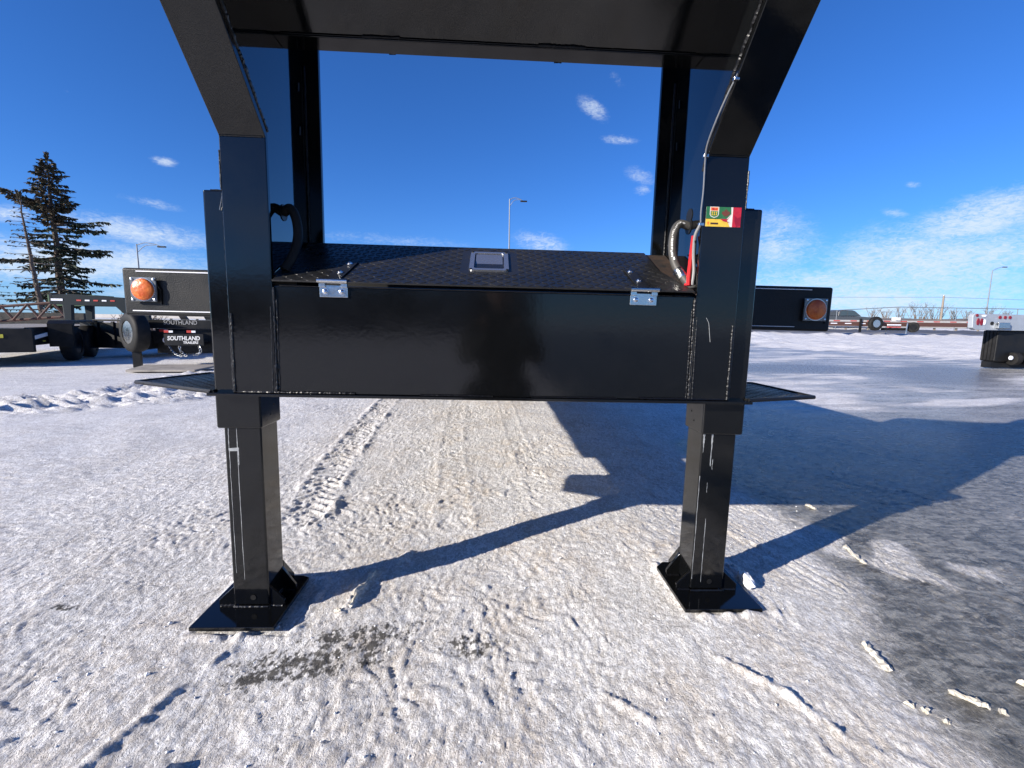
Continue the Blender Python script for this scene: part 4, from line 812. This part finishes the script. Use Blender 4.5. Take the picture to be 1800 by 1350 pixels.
sidebody([(-2.85,1.12),(-2.85,1.60),(-1.38,1.70),(-1.38,1.12)], .14, 1.8, 'canopy', M['car'], .05)
for x in (-1.9, 1.85):
    for y in (.10, 1.85):
        w_ = bpy.data.objects.new('wheel', None); col.objects.link(w_); w_.parent = pk; wheel_parts(x, y, .38, .38, .25, (0,1,0), w_)
# galvanised rear bumper of a trailer at the right edge
gt = empty('rear_bumper', (9.62, 9.0, 0), 'pale galvanised bumper plate with red lamps resting on a black block, right border', 'bumper', rz=R(3))
B().prism([(.02,0,.84),(.0,0,1.08),(.04,0,1.125),(2.4,0,1.10),(2.4,0,.78),(.10,0,.80)], (0,.10,0)).obj('rear_plate', M['galv'], gt, bevel=.012)
B().box(1.0, 1.2, .101, .25, .84, 1.0).obj('mount_bracket', M['dark'], gt)
def disc(x, z, rx, rz_, m, name, y=-.001):
    b = B(); n = 16; V = [(x + rx*math.cos(k*2*pi/n), y-.012, z + rz_*math.sin(k*2*pi/n)) for k in range(n)]; V2 = [(a_, y, c_) for a_, _, c_ in V]
    b.add(V + V2, [tuple(range(n))] + [(k, n+k, n+(k+1)%n, (k+1)%n) for k in range(n)]); return b.obj(name, m, gt, smooth=False)
disc(.08,1.09,.028,.028,M['redl'],'lamp'); disc(.24,1.082,.045,.022,M['tape'],'lamp'); disc(.12,.965,.028,.07,M['redl'],'lamp'); disc(.20,.960,.028,.07,M['redl'],'lamp'); disc(.27,.955,.024,.055,M['tape'],'lamp')
for x in (.60,.715,.825): disc(x,1.055,.030,.032,M['redl'],'lamp')
disc(.44,.935,.036,.036,M['dark'],'socket'); B().box(.52,.78,-.07,-.002,.835,.95).obj('plate_holder', M['zinc'], gt, bevel=.01)
bk = empty('rubber_block', (10.42, 9.15, 0), 'black rubber block with treads on the snow, under the galvanised bumper plate', 'rubber block')
B().box(-.05, 2.2, 0, .30, .15, .795).obj('block', M['dark'], bk, bevel=.03)
for k in range(4): B().box(-.062, -.052, .02+k*.07, .065+k*.07, .18, .78).obj('tread_lug', M['rubber'], bk)
for k in range(7):
    b = B(); b.lathe((.25+k*.33, -.05, .22), (1,0,0), [(0,.05),(.01,.13),(.12,.13),(.13,.05)], 14); b.obj('roller', M['rubber'], bk, smooth=True)
b = B(); b.lathe((.18,-.10,.24), (0,-1,0), [(0,.045),(.02,.04),(.03,.01)], 14); b.obj('hub_cap', M['tape'], bk, smooth=True); B().box(-.05,2.2,.05,.25,.02,.148).obj('skid', M['dark'], bk)

# ------------------------------------------------------------------ things behind the camera, seen only as reflections in the black paint
ws = empty('workshop', (-14, -30, 0), 'long dark low workshop behind the photographer, reflected in the front panel', 'building')
B().box(-22, 17, -8, 0, 0, 3.0).obj('wall', mat('dark_cladding', (.035,.038,.042), .7, var=.4, vscale=1), ws); B().prism([(-22.5,.4,3.0),(17.5,.4,3.0),(17.5,-4,3.9),(-22.5,-4,3.9)], (0,0,.15)).obj('roof', M['dark'], ws)
for k in range(5): B().box(-20+k*7.4, -16.4+k*7.4, .02, .06, .0, 2.6).obj('door', mat('roller_door', (.10,.10,.11), .6), ws)
# the photographer, crouching behind the camera
pr = empty('person', (.06, -.40, 0), 'person in dark winter clothes crouching with a raised phone, reflected in the front panel', 'person')
def skin(name, J, E, rad, m, sub=2, parent=None):
    me_ = bpy.data.meshes.new(name); me_.from_pydata(J, E, []); o = bpy.data.objects.new(name, me_); col.objects.link(o); o.parent = parent or pr
    md = o.modifiers.new('skin', 'SKIN'); me_.materials.append(m)
    if not me_.skin_vertices: 
        bpy.context.view_layer.objects.active = o
    sv = me_.skin_vertices[0].data
    for i, r_ in enumerate(rad): sv[i].radius = (r_, r_) if not isinstance(r_, tuple) else r_
    sv[0].use_root = True; s_ = o.modifiers.new('sub', 'SUBSURF'); s_.levels = s_.render_levels = sub
    for p in me_.polygons: p.use_smooth = True
    md.use_smooth_shade = True
    return o
coat = mat('black_winter_jacket', (.012,.012,.014), .8, bump=.5, bscale=25); trou = mat('dark_work_trousers', (.02,.02,.025), .85, bump=.5, bscale=25); skn = mat('skin_tone', (.42,.24,.17), .55)
J = [(0,-.12,.40),(0,-.13,.52),(0,-.10,.66),(0,-.05,.80),(0,-.02,.88),(0,.0,.93),  (-.17,-.05,.80),(-.23,.05,.62),(-.10,.26,.74),(-.065,.335,.815), (.17,-.05,.80),(.23,.05,.62),(.10,.26,.74),(.065,.335,.815)]
E_ = [(0,1),(1,2),(2,3),(3,4),(4,5),(3,6),(6,7),(7,8),(8,9),(3,10),(10,11),(11,12),(12,13)]
body = skin('body', J, E_, [(.17,.13),(.165,.12),(.19,.13),(.15,.11),.06,.055,.075,.056,.045,.034,.075,.056,.045,.034], coat)
J = [(0,-.12,.38),(-.11,-.08,.36),(-.16,.24,.46),(-.15,.20,.10),(-.15,.34,.04),(.11,-.08,.36),(.17,.20,.10),(.16,-.18,.07),(.15,-.26,.03)]
skin('trousers', J, [(0,1),(1,2),(2,3),(3,4),(0,5),(5,6),(6,7),(7,8)], [(.15,.13),.10,.085,.055,.05,.10,.075,.06,.045], trou)
hd = B(); V = []; F = []
n, mm_ = 20, 16
for i in range(mm_+1):
    ph = pi*i/mm_; 
    for j in range(n):
        a_ = 2*pi*j/n; x = .076*math.sin(ph)*math.cos(a_); y = .095*math.sin(ph)*math.sin(a_); z = .118*math.cos(ph)
        if z < -.02: x *= 1 + z*2.2; y *= 1 + z*1.0
        if y > 0 and abs(x) < .016 and -.035 < z < .015: y += .020*(1 - abs(x)/.016)          # nose
        if y > 0 and abs(abs(x)-.03) < .014 and .0 < z < .03: y -= .008                          # eye sockets
        V.append((x, y+.035, z+1.03))
for i in range(mm_):
    for j in range(n): F.append((i*n+j, i*n+(j+1)%n, (i+1)*n+(j+1)%n, (i+1)*n+j))
mk('head', V, F, skn, pr, True); 
cap = B(); cap.lathe((0,.030,1.055), (0,0,1), [(-.01,.088),(.02,.100),(.06,.096),(.10,.066),(.115,.01)], 20); cap.obj('knit_cap', coat, pr, smooth=True)
for sg in (-1, 1):
    b = B(); b.lathe((sg*.028,.122,1.045), (0,1,0), [(0,.010),(.004,.008),(.006,.003)], 10); b.obj('eye', M['white'], pr, smooth=True)
    b = B(); b.lathe((sg*.078,.03,1.025), (sg,0,0), [(-.01,.018),(.008,.022),(.012,.014)], 10); b.obj('ear', skn, pr, smooth=True)
B().tube([(-.022,.120,.968),(0,.126,.966),(.022,.120,.968)], .004, 6).obj('mouth', M['redm'], pr)
ph_ = B().box(-.076-.02, .076-.02, .372, .380, .815, .890).obj('phone', M['dark'], None, bevel=.004); ph_.location = (.06, -.40, 0); tag(ph_, 'dark phone held sideways in both hands of the crouching photographer', 'phone')
for sg in (-1, 1):
    cx = sg*.085-.015
    skin('hand', [(cx,.345,.825),(cx,.362,.845),(cx-sg*.003,.368,.862)], [(0,1),(1,2)], [.020,.024,.016], skn)
    for k in range(4):
        zf = .834 + k*.015; l = (.048,.055,.052,.042)[k]
        skin('finger', [(cx+sg*.004,.358,zf),(cx+sg*.012,.384,zf),(cx-sg*(l-.03),.390,zf+.001)], [(0,1),(1,2)], [.0085,.008,.0065], skn, 1)
    skin('thumb', [(cx-sg*.002,.350,.835),(cx-sg*.020,.358,.822),(cx-sg*.042,.366,.832)], [(0,1),(1,2)], [.010,.0095,.008], skn, 1)
